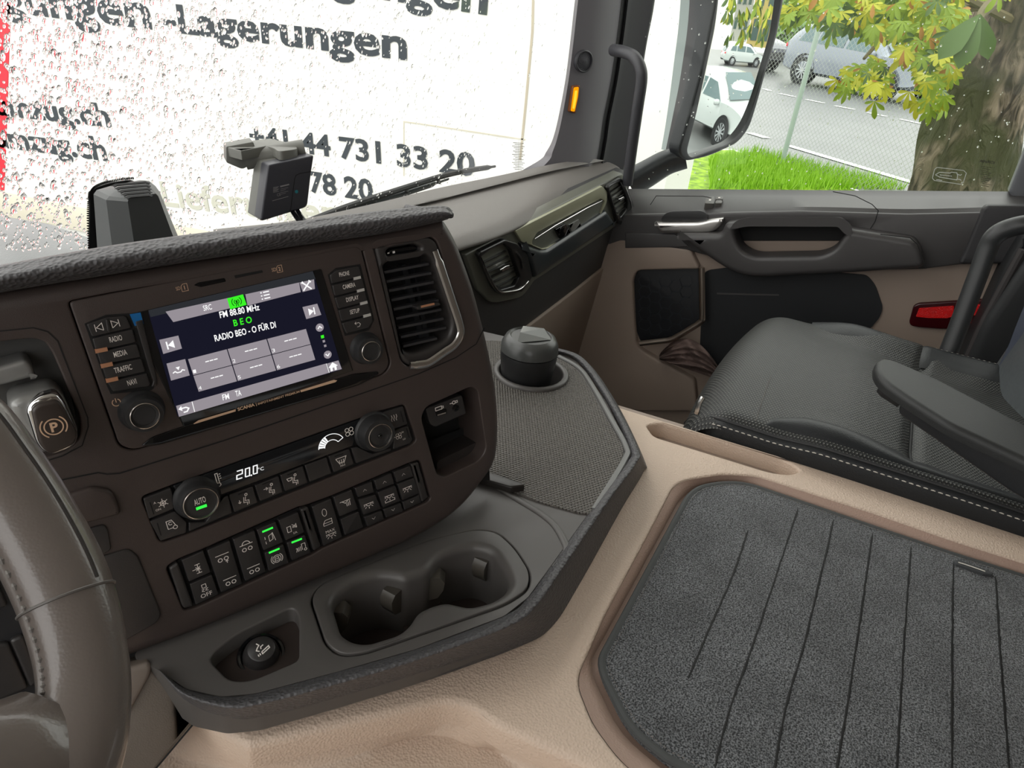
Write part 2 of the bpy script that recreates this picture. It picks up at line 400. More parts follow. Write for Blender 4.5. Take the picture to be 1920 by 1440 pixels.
b = MB(); b.prism(DF, ZD([(888, 682), (965, 640), (1003, 705), (925, 752)]), top=.011, base=.004, bev=.001, r=.002); b.build('slot_cover', GLOSS, dash)
b = MB(); b.prism(DF, ZD([(985, 648), (1062, 606), (1082, 655), (1008, 700)]), top=.008, base=.004, bev=.001, r=.001); b.build('slot_tile', mat('tile_grey', srgb(120, 120, 116), .4), dash)
b = MB(); b.prism(DF, ZD([(390, 1580), (510, 1515), (545, 1530), (540, 1600), (420, 1670)]), top=.0, base=-.01, bev=.001, r=.003); b.build('release_latch', PLAS2, dash)
# round-cornered passenger vents
def dvent(label, outer, opening, slats, tab, chrome, dial=None):
    t = thing('air_vent', label, 'air vent', 'passenger dash air vents')
    b = MB(); b.prism(DF, outer, [opening], top=.014, base=0, bev=.003, r=.006, hole_base=-.01); b.build('bezel', mat('vent_bezel_black', srgb(38, 38, 38), .3), t)
    b = MB(); b.flat(DF, opening, -.001); b.build('duct', GAP, t)
    for a, c in slats:
        b = MB(); b.stroke(DF, [a, c], .0022, .009, thick=.007); b.build('slat', mat('slat_black', srgb(52, 52, 50), .3), t, smooth=False)
    b = MB(); b.prism(DF, tab, top=.016, base=.006, bev=.001, r=.002); b.build('adjuster_tab', CHR, t)
    b = MB(); P = [DF.p(*q, .014) for q in chrome]; P = crom(P, 24); b.tube(P, [.001]+[.0028]*22+[.001], squash=.6); b.build('chrome_trim', CHR, t)
    if dial:
        b = MB(); b.tube(crom([DF.p(*q, .016) for q in dial], 12), .002); b.build('shut_off_dial', CHR, t)
def sl(n, l0, l1, r0, r1): return [((l0[0]+(l1[0]-l0[0])*i/(n-1), l0[1]+(l1[1]-l0[1])*i/(n-1)), (r0[0]+(r1[0]-r0[0])*i/(n-1), r0[1]+(r1[1]-r0[1])*i/(n-1))) for i in range(n)]
dvent('black dash air vent with chrome lower edge, just right of the centre fascia',
      ZD([(315, 880), (325, 850), (510, 758), (600, 785), (680, 872), (718, 1040), (640, 1152), (470, 1168), (430, 1130)]),
      ZD([(328, 892), (420, 822), (505, 790), (555, 838), (622, 1040), (585, 1105), (478, 1135), (448, 1110)]),
      [(ZD([a])[0], ZD([c])[0]) for a, c in sl(6, (345, 935), (455, 1112), (520, 848), (608, 1035))],
      ZD([(470, 985), (520, 955), (545, 948), (545, 972), (490, 1000)]), ZD([(345, 948), (400, 1065), (460, 1146), (540, 1148), (620, 1128), (684, 1068)]),
      ZD([(598, 855), (632, 910), (640, 975)]))
dvent('small black air vent at the far end of the dash beside the passenger door',
      ZD([(1278, 372), (1300, 345), (1385, 298), (1430, 370), (1476, 490), (1465, 570), (1395, 655), (1355, 640), (1335, 545)]),
      ZD([(1292, 378), (1330, 340), (1378, 325), (1405, 390), (1430, 470), (1425, 530), (1378, 592), (1348, 565)]),
      [(ZD([a])[0], ZD([c])[0]) for a, c in sl(6, (1300, 405), (1352, 560), (1385, 350), (1422, 510))],
      ZD([(1360, 455), (1400, 435), (1408, 448), (1375, 468)]), ZD([(1355, 575), (1375, 612), (1440, 570), (1455, 490), (1412, 365)]))

# =============== centre fascia ===============
fas = thing('centre_fascia', 'dark brown-grey centre fascia angled towards the driver, holding screen, vent and switches', 'fascia')
H_UNIT = ZA([(17, 295, .004), (60, 285, .006), (1285, 47, .008), (1310, 60, .004), (1436, 570, .012), (1405, 615, .008), (305, 950, .008), (240, 930, .01)])
H_VENT = ZC([(625, 60, .004), (655, 40, .006), (940, 2, .006), (1000, 32, .012), (1158, 540, .02), (1120, 650, .012), (965, 765, .01), (840, 780, .008), (790, 745, .006)])
H_AC = Z2([(75, 595, .004), (250, 530, .004), (1465, 97, .003), (1605, 57, .004), (1675, 265, .004), (1645, 295, .004), (345, 812, .004), (185, 866, .006)])
H_SW = Z2([(220, 1003, .004), (290, 957, .004), (440, 897, .002), (985, 655, .002), (1045, 640, .003), (1180, 590, .002), (1640, 395, .003), (1695, 380, .003), (1758, 605, .005), (1735, 628, .004), (1130, 893, .003), (1080, 925, .003), (385, 1243, .003), (325, 1256, .004)])
H_USB = ZC([(908, 1075, .006), (935, 1012, .008), (1200, 892, .008), (1238, 912, .006), (1290, 1260, .012), (1250, 1325, .01), (1045, 1425, .008), (1000, 1408, .006)])
H_PB = ZPk([(-900, 360, .004), (0, 195, .01), (300, 165, .02), (400, 190, .02), (470, 290, .02), (735, 900, .03), (715, 1090, .02), (560, 1190, .02), (400, 1240, .02), (-900, 1500, .01)])
OUT = [(-330, 610), (0, 546), (400, 484), (720, 436), (838, 410, .006), (862, 450, .02), (895, 540, .02), (920, 640, .02), (936, 720, .02), (943, 800, .03), (936, 872, .015), (870, 960, .03), (790, 1012, .03), (600, 1093, .02), (380, 1187, .02), (180, 1262, .01), (-330, 1480)]
b = MB(); b.prism(FP, OUT, [H_UNIT, H_VENT, H_AC, H_SW, H_USB, H_PB], top=0, base=-.10, bev=.012, hbev=.0016, r=.003, seg=8, hole_base=-.05, bseg=5)
b.build('fascia_plate', PLAS, fas)
b = MB(); b.flat(FP, [(-330, 640), (838, 440), (915, 820), (780, 990), (-300, 1440)], -.05); b.build('inner_backing', GAP, fas)
b = MB()
b.stroke(FP, ZA([(-400, 1180), (0, 1075), (150, 1045), (190, 1052), (245, 1048), (700, 905), (1300, 700), (1560, 610), (1720, 540), (1810, 480), (1845, 410)]), .0011, .0004)
b.stroke(FP, ZPk([(-500, 180), (0, 100), (300, 70), (430, 105), (520, 190), (790, 880), (795, 960), (740, 1130), (560, 1225), (420, 1268)]), .0008, .0004)
b.build('seam', GAP, fas)
# leather roll on top
r0 = [FP.p(x, y, .001) for x, y in [(-300, 607), (0, 549), (200, 516), (400, 484), (600, 455), (720, 438), (815, 418), (840, 411)]]
r1 = [FP.p(x, y, .012) for x, y in [(-300, 597), (0, 538), (200, 505), (400, 473), (600, 443), (720, 428), (822, 410), (846, 406)]]
r2 = [FP.p(x, y, .016) for x, y in [(-300, 582), (0, 522), (200, 487), (400, 456), (600, 427), (720, 413), (825, 399), (848, 402)]]
r3 = [FP.p(x, y, .006) for x, y in [(-300, 560), (0, 506), (183, 472), (333, 450), (500, 430), (700, 403), (822, 391), (846, 398)]]
r4 = [FP.p(x, y, -.01) for x, y in [(-300, 552), (0, 497), (183, 464), (333, 442), (500, 422), (700, 396), (818, 386), (843, 396)]]
r5 = [p - FP.n*.07 - V((0, 0, .012)) for p in r4]
b = MB(); b.loft([r0, r1, r2, r3, r4, r5], nu=60, nv=30); b.build('padded_leather_roll', SOFT, fas, ang=80)
b = MB(); rr = [FP.p(846, 399, .002) - FP.n*(.08*i) for i in range(2)]
b.prism(FP, [(838, 409), (845, 395), (855, 399), (853, 411)], top=.004, base=-.08, bev=.004, r=.004); b.build('roll_end_cap', SOFT, fas)
# pocket behind the USB plate
b = MB(); b.flat(FP, ZC([(880, 1240), (1290, 1080), (1310, 1440), (960, 1460)]), -.042, 0)
b.prism(FP, ZC([(1000, 1330), (1290, 1190), (1290, 1300), (1060, 1440), (1000, 1420)]), top=-.018, base=-.05, r=.004, mi=1)
b.build('pocket_lining', [GAP, mat('pocket_mat', srgb(40, 34, 32), .7, bump=('pebble', 700, .5, .0008))], fas)
# lower left cover panels
b = MB(); b.prism(FP, ZLo([(300, 175), (430, 133), (520, 150), (548, 200), (568, 262), (420, 300), (300, 330)]), top=.004, base=0, bev=.003, r=.004)
b.build('brow_panel', PLAS, fas)
b = MB(); b.prism(FP, ZLo([(380, 335), (485, 308), (503, 330), (520, 425), (470, 450), (400, 470)]), top=.002, base=0, bev=.001, r=.003); b.build('small_button', BTN, fas)
b = MB(); b.prism(FP, ZLo([(400, 480), (600, 420), (645, 455), (752, 722), (740, 758), (690, 790), (560, 862), (420, 900)]), top=.002, base=0, bev=.0015, r=.004); b.build('cover_plate', PLAS2, fas)
b = MB(); b.flat(FP, ZLo([(442, 388), (449, 386), (451, 397), (444, 399)]), .0024); b.build('button_mark', MARK, fas)

b = MB(); b.prism(FP, [(-330, 880), (20, 960), (120, 1120), (150, 1200), (110, 1310), (-330, 1460)], top=.003, base=0, bev=.001, r=.01); b.build('painted_shade_panel', mat('painted_shade_black', srgb(30, 31, 35), .5), fas)  # thin near-black sheet: shade behind the wheel painted over the fascia
for q in ([(-200, 905), (38, 858), (132, 1072), (-100, 1170)], [(44, 850), (108, 822), (192, 1036), (140, 1070)], [(-200, 560), (-20, 560), (38, 690), (-200, 770)]):
    b = MB(); b.prism(FP, ZLo(q), top=.007, base=0, bev=.002, r=.003); b.build('column_switch', BTN, fas)
# ---- infotainment unit ----
iu = thing('infotainment_unit', 'infotainment unit with lit radio screen, rows of labelled keys and two round knobs', 'car radio')
def sc(pts, k=.985):
    cx = sum(p[0] for p in pts)/len(pts); cy = sum(p[1] for p in pts)/len(pts); return [(cx+(p[0]-cx)*k, cy+(p[1]-cy)*k)+tuple(p[2:]) for p in pts]
b = MB(); b.prism(FP, sc(H_UNIT, .992), top=.0005, base=-.03, bev=.0012, r=.004); b.build('housing', PLAS, iu)
b = MB(); b.prism(FP, ZA([(335, 930), (385, 890), (500, 850), (1270, 612), (1380, 600), (1385, 612), (1300, 660), (420, 925)]), top=.0015, base=0, bev=.001, r=.003); b.build('lower_flap', GLOSS, iu)
SCR = ZA([(287, 350), (1130, 150), (1270, 598), (525, 845)])
b = MB(); b.prism(FP, SCR, top=.0012, base=0, bev=.0004, r=.001); b.build('screen_glass', mat('screen_glass_black', srgb(26, 26, 27), .06), iu)
b = MB(); b.prism(FP, ZB([(458, 560), (505, 545), (600, 935), (590, 975), (562, 980), (575, 940), (545, 860)]), top=.0022, base=0, bev=.0008, r=.001); b.build('side_ridge', BTN, iu)
tri = ZB([(422, 512), (492, 500), (512, 572), (455, 588)])
b = MB(); b.flat(FP, tri, .0018); b.build('film_tab', mat('blue_film_tab', srgb(20, 104, 168), .35), iu)
# display picture
NAVY = emis('display_navy', srgb(24, 24, 38)); GREY = emis('display_grey', srgb(150, 143, 150)); DGREY = emis('display_dark', srgb(44, 46, 50)); LG = emis('display_green', srgb(60, 245, 40)); BLK = emis('display_black', srgb(8, 8, 14))
dm = MB()
DN = ZA([(370, 340), (1100, 185), (1222, 592), (500, 800)])
dm.flat(FP, DN, .0014, 0)
dm.flat(FP, ZA([(370, 332), (1092, 160), (1105, 195), (380, 362)]), .00145, 5)
dm.flat(FP, ZA([(446, 338), (730, 276), (742, 320), (480, 384)]), .0015, 1)
dm.flat(FP, ZA([(796, 262), (1032, 210), (1040, 252), (806, 312)]), .0015, 1)
dm.flat(FP, ZA([(1034, 210), (1098, 196), (1102, 238), (1048, 252)]), .0015, 1)
dm.flat(FP, ZA([(716, 280), (786, 262), (802, 308), (730, 328)]), .0016, 2)
dm.flat(FP, ZA([(1047, 318), (1112, 303), (1130, 352), (1064, 371)]), .0015, 1)
dm.flat(FP, ZA([(418, 462), (502, 443), (518, 500), (436, 524)]), .0015, 1)
dm.flat(FP, ZA([(450, 566), (532, 546), (552, 618), (470, 641)]), .0015, 1)
TLg, TRg, BRg, BLg = (542, 546), (1064, 412), (1106, 550), (590, 692)
def bil(u, v):
    a = (TLg[0]+(TRg[0]-TLg[0])*u, TLg[1]+(TRg[1]-TLg[1])*u); c = (BLg[0]+(BRg[0]-BLg[0])*u, BLg[1]+(BRg[1]-BLg[1])*u)
    return (a[0]+(c[0]-a[0])*v, a[1]+(c[1]-a[1])*v)
for i in range(3):
    for j in range(2):
        u0, u1, v0, v1 = i/3+.004, (i+1)/3-.004, j/2+.01, (j+1)/2-.01
        dm.flat(FP, ZA([bil(u0, v0), bil(u1, v0), bil(u1, v1), bil(u0, v1)]), .0015, 1)
        for k in (-1, 0, 1):
            c = bil((i+.55)/3 + k*.036, (j+.42)/2); dm.stroke(FP, ZA([(c[0]-8, c[1]+2.2), (c[0]+8, c[1]-2.2)]), .0008, .0017, 3)
        c = bil(i/3+.022, j/2+.44); text(dm, FP, '123456'[j*3+i], *ZA([(c[0]-6, c[1]+2), (c[0]+7, c[1]-1)]), 6.5, .0017, 3)
dm.flat(FP, ZA([(492, 752), (1150, 566), (1165, 606), (505, 800)]), .0015, 1)
dm.flat(FP, ZA([(1155, 566), (1205, 552), (1220, 590), (1168, 604)]), .0015, 1)
dm.stroke(FP, ZA([(562, 733), (574, 778)]), .0005, .0017, 3); dm.stroke(FP, ZA([(1152, 566), (1165, 606)]), .0005, .0017, 3)
text(dm, FP, 'SRC', *ZA([(614, 335), (651, 327)]), 10, .0017, 3, .01)
text(dm, FP, 'FM 88.80 MHz', *ZA([(686, 366), (860, 330)]), 12, .0017, 3, .02)
text(dm, FP, 'B E O', *ZA([(747, 402), (827, 385)]), 12, .0017, 2, .02)
text(dm, FP, 'RADIO BEO - O FÜR DI', *ZA([(664, 469), (932, 407)]), 12, .0017, 3, .02)
text(dm, FP, 'FM', *ZA([(698, 727), (727, 720)]), 10.5, .0017, 3, .015); text(dm, FP, 'TA', *ZA([(755, 711), (780, 705)]), 10.5, .0017, 3, .015)
M_ = .0042
def at(x, y): return ZA([(x, y)])[0]
icon(dm, FP, at(467, 484), M_, [('fill', [(.6, -.7), (.6, .7), (-.4, 0)]), [(-.5, -.7), (-.5, .7)]], .0017, 3, .12)
icon(dm, FP, at(1088, 337), M_, [('fill', [(-.6, -.7), (-.6, .7), (.4, 0)]), [(.5, -.7), (.5, .7)]], .0017, 3, .12)
icon(dm, FP, at(503, 595), M_, [[(-1, -.3), (-.6, -.1), (-.3, -.4), (.3, -.4), (.6, -.1), (1, -.3)], ('fill', [(-.35, .6), (.35, .6), (0, 0)])], .0017, 3, .1)
icon(dm, FP, at(530, 767), M_, [[(-.6, .3), (.3, .3), (.7, 0), (.3, -.5), (-.3, -.5)], ('fill', [(-1, .3), (-.4, .8), (-.4, -.2)])], .0017, 3, .12)
icon(dm, FP, at(1182, 580), M_, [('fill', [(-1, 0), (0, .95), (1, 0), (.65, 0), (.65, -.8), (.2, -.8), (.2, -.2), (-.2, -.2), (-.2, -.8), (-.65, -.8), (-.65, 0)])], .0017, 3)
icon(dm, FP, at(1066, 224), M_, [[(-.8, -.8), (.8, .8)], [(-.8, .8), (.8, -.8)], [(.5, .9), (.9, .5)], [(-.9, .6), (-.6, .9)]], .0017, 3, .13)
icon(dm, FP, at(883, 266), .0035, [[(-.3, .7), (1, .7)], [(-.3, 0), (1, 0)], [(-.3, -.7), (1, -.7)], [(-.9, .7), (-.6, .7)], [(-.9, 0), (-.6, 0)], [(-.9, -.7), (-.6, -.7)]], .0017, 3, .13)
icon(dm, FP, at(758, 294), .0035, [circ(0, 0, .5, 120, 240, 6), circ(0, 0, .5, -60, 60, 6), circ(0, 0, 1, 130, 230, 6), circ(0, 0, 1, -50, 50, 6), [(0, .1), (-.25, -1)], [(0, .1), (.25, -1)], circ(0, .1, .15)], .0018, 6, .07)
for (x, y), s_ in (((1123, 408), 1), ((1158, 527), -1)):
    cu, cv = FP.px(*at(x, y), .0016); dm.flat(FP, circ(cu, cv, .0034), .0016, 1, mode='uv')
    icon(dm, FP, at(x, y), .0034, [[(-.5, -.25*s_), (0, .3*s_), (.5, -.25*s_)]], .0018, 3, .12)
for (x, y), mi, r_ in (((1135, 448), 2, .0013), ((1141, 468), 1, .001), ((1147, 488), 1, .001)):
    cu, cv = FP.px(*at(x, y), .0016); dm.flat(FP, [(cu-r_, cv-r_), (cu+r_, cv-r_), (cu+r_, cv+r_), (cu-r_, cv+r_)], .0016, mi, mode='uv')
dm.build('radio_display', [NAVY, GREY, LG, WHITEE, GREEN, DGREY, BLK], iu, smooth=False, fix=False)
gold = mat('gold_marks', srgb(215, 180, 150), .4)
gm = MB()
gm.flat(FP, ZA([(568, 830), (590, 815), (754, 766), (754, 776), (572, 832)]), .0019); gm.flat(FP, ZA([(1037, 683), (1185, 637), (1200, 640), (1192, 648), (1040, 692)]), .0019)
text(gm, FP, 'SCANIA', *ZA([(764, 774), (838, 752)]), 6, .0019, 0, .03); text(gm, FP, 'INFOTAINMENT PREMIUM', *ZA([(853, 748), (1035, 693)]), 4.2, .0019, 0, .01)
gm.stroke(FP, ZA([(842, 738), (846, 752)]), .0004, .0019)
gm.build('brand_lettering', gold, iu, smooth=False, fix=False)
gm = MB()
text(gm, FP, 'SD', *ZA([(494, 246), (513, 241)]), 6.5, .0009); gm.build('slot_mark', gold, iu, smooth=False, fix=False); gm = MB(); text(gm, FP, 'SD', *ZA([(914, 163), (933, 159)]), 6.5, .0009); gm.build('slot_mark', gold, iu, smooth=False, fix=False)
for (x, y), c in (((529, 232), '1'), ((946, 150), '2')):
    gm = MB(); icon(gm, FP, at(x, y), .0026, [[(-.8, -1), (-.8, .5), (-.3, 1), (.8, 1), (.8, -1), (-.8, -1)]], .0009, 0, .07); ctext(gm, FP, c, at(x, y), .0028, .0009, 0, .02); gm.build('slot_mark', gold, iu, smooth=False, fix=False)
gm = MB(); icon(gm, FP, at(230, 737), .0029, [circ(0, 0, .9, 120, 420, 14), [(0, 0), (0, 1.1)]], .0009, 0, .1)
gm.build('power_mark', gold, iu, smooth=False, fix=False)
b = MB(); b.prism(FP, ZA([(570, 222), (590, 210), (705, 190), (712, 206), (600, 230)]), top=.0009, base=0, r=.001); b.prism(FP, ZA([(600, 219), (702, 198), (704, 205), (602, 226)]), top=.0018, base=0, r=.0005); b.build('card_slot', GLOSS, iu)
b = MB(); b.prism(FP, ZA([(748, 180), (870, 156), (874, 166), (752, 192)]), top=.0009, base=0, r=.0005); b.build('card_slot', GAP, iu)
def keyb(parent, zf, pts, label=None, lab_px=None, hp=6.5, name='key', top=.003, m=None, plane=FP, bev=.0007, r=.0012, glow=None):
    b = MB(); b.prism(plane, sc(zf(pts), .965), top=top, base=0, bev=bev, r=r); o = b.build(name, m or BTN, parent)
    if label:
        t = MB(); text(t, plane, label, *zf(lab_px), hp, top+.0002, 0, .005); t.build('lettering', MARK, o, smooth=False, fix=False)
    return o
b = MB(); b.flat(FP, ZB([(132, 572), (270, 515), (420, 505), (480, 640), (580, 985), (560, 1000), (300, 1025), (270, 960)]), .0008); b.build('key_surround', GAP, iu); b = MB(); b.flat(FP, ZC([(358, 235), (405, 195), (550, 172), (632, 500), (600, 562), (458, 595)]), .0008, 0); b.build('key_surround', GAP, iu)
k = keyb(iu, ZB, [(142, 577), (275, 530), (400, 520), (438, 600), (177, 660)])
t = MB(); icon(t, FP, ZB([(225, 596)])[0], .0032, [[(.7, -.8), (.7, .8), (-.5, 0), (.7, -.8)], [(-.7, -.8), (-.7, .8)]], .0032, 0, .07); icon(t, FP, ZB([(330, 572)])[0], .0032, [[(-.7, -.8), (-.7, .8), (.5, 0), (-.7, -.8)], [(.7, -.8), (.7, .8)]], .0032, 0, .07)
t.build('lettering', MARK, k, smooth=False, fix=False)
b = MB(); b.prism(FP, ZB([(268, 545), (282, 545), (300, 610), (292, 630), (280, 620)]), top=.0045, base=.002, bev=.0005, r=.001); b.build('ridge', BTN, k)
keyb(iu, ZB, [(178, 668), (445, 605), (470, 692), (285, 733), (200, 745)], 'RADIO', [(297, 694), (377, 677)], 10)
keyb(iu, ZB, [(208, 758), (290, 740), (472, 700), (500, 788), (320, 823), (235, 838)], 'MEDIA', [(325, 790), (409, 770)], 10)
keyb(iu, ZB, [(243, 852), (320, 833), (503, 795), (530, 882), (350, 922), (268, 935)], 'TRAFFIC', [(328, 892), (440, 865)], 10)
keyb(iu, ZB, [(278, 955), (350, 930), (535, 890), (562, 965), (545, 980), (310, 1012)], 'NAVI', [(413, 972), (470, 957)], 10)
for c in (((200, 752), (280, 736)), ((237, 848), (313, 831)), ((270, 942), (348, 925))):
    b = MB(); b.stroke(FP, ZB(c), .0028, .004, thick=.002); b.build('indicator_bar', mat('copper_bar', srgb(225, 165, 130), .35, metal=.6), iu)
keyb(iu, ZC, [(370, 237), (410, 207), (545, 182), (562, 245), (380, 290)], 'PHONE', [(428, 248), (487, 236)], 8)
keyb(iu, ZC, [(382, 297), (563, 252), (580, 318), (397, 363)], 'CAMERA', [(449, 321), (522, 304)], 8)
keyb(iu, ZC, [(399, 370), (580, 325), (597, 392), (418, 437)], 'DISPLAY', [(469, 396), (541, 378)], 8)
keyb(iu, ZC, [(420, 444), (599, 398), (617, 465), (438, 512)], 'SETUP', [(491, 468), (547, 455)], 8)
k = keyb(iu, ZC, [(440, 520), (619, 472), (626, 510), (600, 550), (465, 583)])
t = MB(); icon(t, FP, ZC([(535, 528)])[0], .003, [[(-.8, .5), (.4, .5), (.8, 0), (.4, -.6), (-.3, -.6)], [(-.4, .9), (-.8, .5), (-.4, .1)]], .0032, 0, .07); t.build('lettering', MARK, k, smooth=False, fix=False)
for c in (((510, 260), (553, 250)), ((530, 333), (574, 322)), ((548, 407), (592, 396)), ((567, 481), (612, 469))):
    b = MB(); b.stroke(FP, ZC(c), .0022, .004, thick=.002); b.build('indicator_bar', mat('pale_bar', srgb(190, 188, 184), .35), iu)
def knob(parent, face, r_ring, r_body, hgt, name='knob', btn=None, flare=1.12, label=None):
    c = FP.p(*face, hgt); base = c - FP.n*hgt
    b = MB(); b.lathe(base, FP.n, [(r_body*flare*1.1, 0), (r_body*flare*1.06, .002), (r_body*flare, .003), (r_body*1.05, hgt*.5), (r_body, hgt*.88), (r_body*.96, hgt*.98), (r_ring*1.06, hgt), (r_ring*.98, hgt*.99), (r_ring*.95, hgt*.93), (r_ring*.8, hgt*.91), (r_ring*.75, hgt*.93), (0, hgt*.92)], 48)
    o = b.build(name, mat('knob_rubber', srgb(42, 42, 43), .45), parent, ang=30)
    b = MB(); b.lathe(base, FP.n, [(r_ring*1.03, hgt*.99), (r_ring*1.04, hgt+.0006), (r_ring*.99, hgt+.0008), (r_ring*.95, hgt*.96)], 48); b.build('chrome_ring', mat('knob_ring', (.75, .7, .66, 1), .2, metal=1), o)
    return o
knob(iu, ZB([(520, 1165)])[0], .0093, .0128, .013); knob(iu, ZC([(613, 684)])[0], .0082, .0116, .012)

# ---- centre air vent ----
av = thing('air_vent', 'tall centre fascia air vent with horizontal louvres and bronze and chrome edge trim', 'air vent')
OPN = ZC([(685, 185, .004), (725, 155, .006), (940, 118, .004), (975, 150, .006), (1088, 510, .01), (1075, 600, .01), (1000, 650, .01), (880, 698, .006), (820, 693, .004), (795, 655)])
SLT = ZC([(704, 100), (725, 82), (870, 58), (905, 75), (905, 90), (890, 102), (715, 130)])
b = MB(); b.prism(FP, sc(H_VENT, .985), [OPN, SLT], top=.0, base=-.03, bev=.003, hbev=.004, r=.004, hole_base=-.04); b.build('frame', PLAS2, av)
b = MB(); b.flat(FP, ZC([(640, 120), (980, 60), (1130, 600), (1000, 730), (800, 740)]), -.028); b.build('duct', GAP, av)
for i in range(9):
    t_ = i/8; l = (690+(802-690)*t_, 222+(656-222)*t_); r = (952+(1066-952)*min(1, t_*1.02), 172+(600-172)*t_)
    if i == 8: r = (1000, 610)
    b = MB(); b.stroke(FP, ZC([l, r]), .0022, -.004, thick=.007); b.build('louvre', mat('louvre_black', srgb(52, 52, 54), .38), av, smooth=False)
for x0 in (0, 1):
    b = MB(); b.prism(FP, ZC([(850+x0*70-60, 180), (880+x0*40-60, 175), (985+x0*30-60, 600), (955+x0*30-60, 610)]), top=-.019, base=-.026, r=.001); b.build('vertical_vane', mat('vane_black', srgb(34, 36, 40), .5), av)
b = MB(); b.prism(FP, ZC([(875, 425), (960, 402), (1020, 398), (1025, 415), (960, 435), (890, 447)]), top=.004, base=-.01, bev=.002, r=.002); k = b.build('slider_tab', BTN, av)
b = MB(); b.stroke(FP, ZC([(905, 424), (985, 406)]), .0018, .0045, thick=.001); b.build('tab_highlight', mat('copper_bar', None), k)
b = MB(); b.prism(FP, ZC([(708, 105), (730, 86), (865, 64), (898, 78), (888, 98), (716, 124)]), top=-.006, base=-.014, bev=.001, r=.002); b.build('shut_off_slider', GLOSS, av)
b = MB(); b.flat(FP, ZC([(738, 98), (752, 95), (754, 108), (740, 111)]), -.0055); b.stroke(FP, ZC([(708, 110), (720, 107)]), .001, -.0055); b.build('slider_mark', MARK, av, fix=False)
P = crom([FP.p(*q, .003) for q in ZC([(988, 92), (1035, 230), (1090, 395), (1134, 530), (1136, 590), (1100, 650), (1040, 692), (955, 750), (905, 763), (842, 768)])], 50)
b = MB(); b.tube(P, [.0028]*3+[.0040]*44+[.0034]*3, 14, squash=.45, upv=FP.n); b.build('chrome_trim', CHR, av)

# ---- climate control ----
ac = thing('climate_control', 'climate control strip reading 20.0 degrees between two round dials, under the radio screen', 'climate control')
b = MB(); b.prism(FP, sc(H_AC, .99), top=-.003, base=-.03, r=.003); b.build('housing', GAP, ac)
b = MB(); b.prism(FP, sc(Z2([(255, 532), (320, 508), (1472, 98), (1480, 140), (1335, 200), (1312, 296), (535, 585), (500, 520), (280, 570)]), .99), top=.0006, base=-.003, bev=.0005, r=.0015); dsp = b.build('display_glass', mat('climate_glass', srgb(20, 23, 27), .12), ac)
def seg7(mb, pl, ch, bl, br, hpx, off, mi):
    a = V(pl.px(*bl, off)); c = V(pl.px(*br, off)); t = V(pl.px(bl[0]+.05*hpx*0, bl[1]-hpx, off)); e = c-a; u = (t-a)
    W = lambda x, y: tuple(a + e*x + u*y)
    segs = {'2': [[(0, 1), (1, 1), (1, .52), (0, .48), (0, 0), (1, 0)]], '0': [[(0, 0), (0, 1), (1, 1), (1, 0), (0, 0)]]}[ch]
    for s_ in segs: mb.stroke(pl, [W(*q) for q in s_], .0009, off, mi, mode='uv')
t = MB()
seg7(t, FP, '2', *Z2([(632, 492), (664, 482)]), 15, .0009, 0); seg7(t, FP, '0', *Z2([(682, 478), (706, 470)]), 15, .0009, 0); seg7(t, FP, '0', *Z2([(728, 462), (750, 455)]), 15, .0009, 0)
cu, cv = FP.px(*Z2([(716, 468)])[0], .0009); t.flat(FP, circ(cu, cv, .0007), .0009, 0, mode='uv')
text(t, FP, '°C', *Z2([(757, 445), (790, 436)]), 6, .0009, 0)
gc = Z2([(1182, 305)])[0]
icon(t, FP, gc, .012, [circ(.05, 0, 1, 172, 25, 16), circ(.05, 0, .55, 172, 25, 12), [(1.0-.04, .42), (.55, .24)]], .0009, 0, .025)
for k in range(5):
    a0 = 168 - k*12; P_ = [(math.cos(math.radians(a))*r_+.05, math.sin(math.radians(a))*r_) for a, r_ in ((a0, 1), (a0-9, 1), (a0-9, .55), (a0, .55))]
    icon(t, FP, gc, .012, [('fill', P_)], .00095, 0)
t.build('display_digits', WHITEE, dsp, smooth=False, fix=False)
t = MB()
fc = Z2([(1285, 215)])[0]; icon(t, FP, fc, .0042, [circ(-.45, .45, .42), circ(.45, .45, .42), circ(-.45, -.45, .42), circ(.45, -.45, .42)], .0009, 0, .07)
icon(t, FP, Z2([(520, 495)])[0], .0062, [circ(0, -.7, .25), [(-.15, -.5), (-.15, .9), (.15, .9), (.15, -.5)], [(.3, .7), (.5, .7)], [(.3, .4), (.5, .4)], [(.3, .1), (.5, .1)]], .0009, 0, .05)
t.build('display_symbols', MARK, dsp, smooth=False, fix=False)
def switch(parent, pts, icons=(), led=None, zf=Z2, name='button', top=.0006, base=-.006, texts=()):
    b = MB(); b.prism(FP, sc(zf(pts), .97), top=top, base=base, bev=.0009, r=.0012); o = b.build(name, BTN, parent)
    if icons or texts:
        t = MB()
        for c, s_, st in icons: icon(t, FP, zf([c])[0], s_, st, top+.00025, 0, .065)
        for body, c, hh in texts: ctext(t, FP, body, zf([c])[0], hh, top+.00025, 0, .0)
        t.build('symbol', MARK, o, smooth=False, fix=False)
    if led:
        t = MB(); t.stroke(FP, zf(led[0]), .0016 if led[1] else .0009, top+.0003, 0, thick=.0004); t.build('indicator_light' if led[1] else 'indicator_slot', GREEN if led[1] else GAP, o, smooth=False)
    return o
snow = [[(0, -1), (0, 1)], [(-.87, -.5), (.87, .5)], [(-.87, .5), (.87, -.5)], circ(0, 0, .5)]
person = lambda: [circ(.35, .95, .2), [(.2, .6), (0, -.1), (.6, -.2), (.5, -.9)], [(-.1, .6), (-.3, -.4), (.3, -.5), (.2, -1)]]
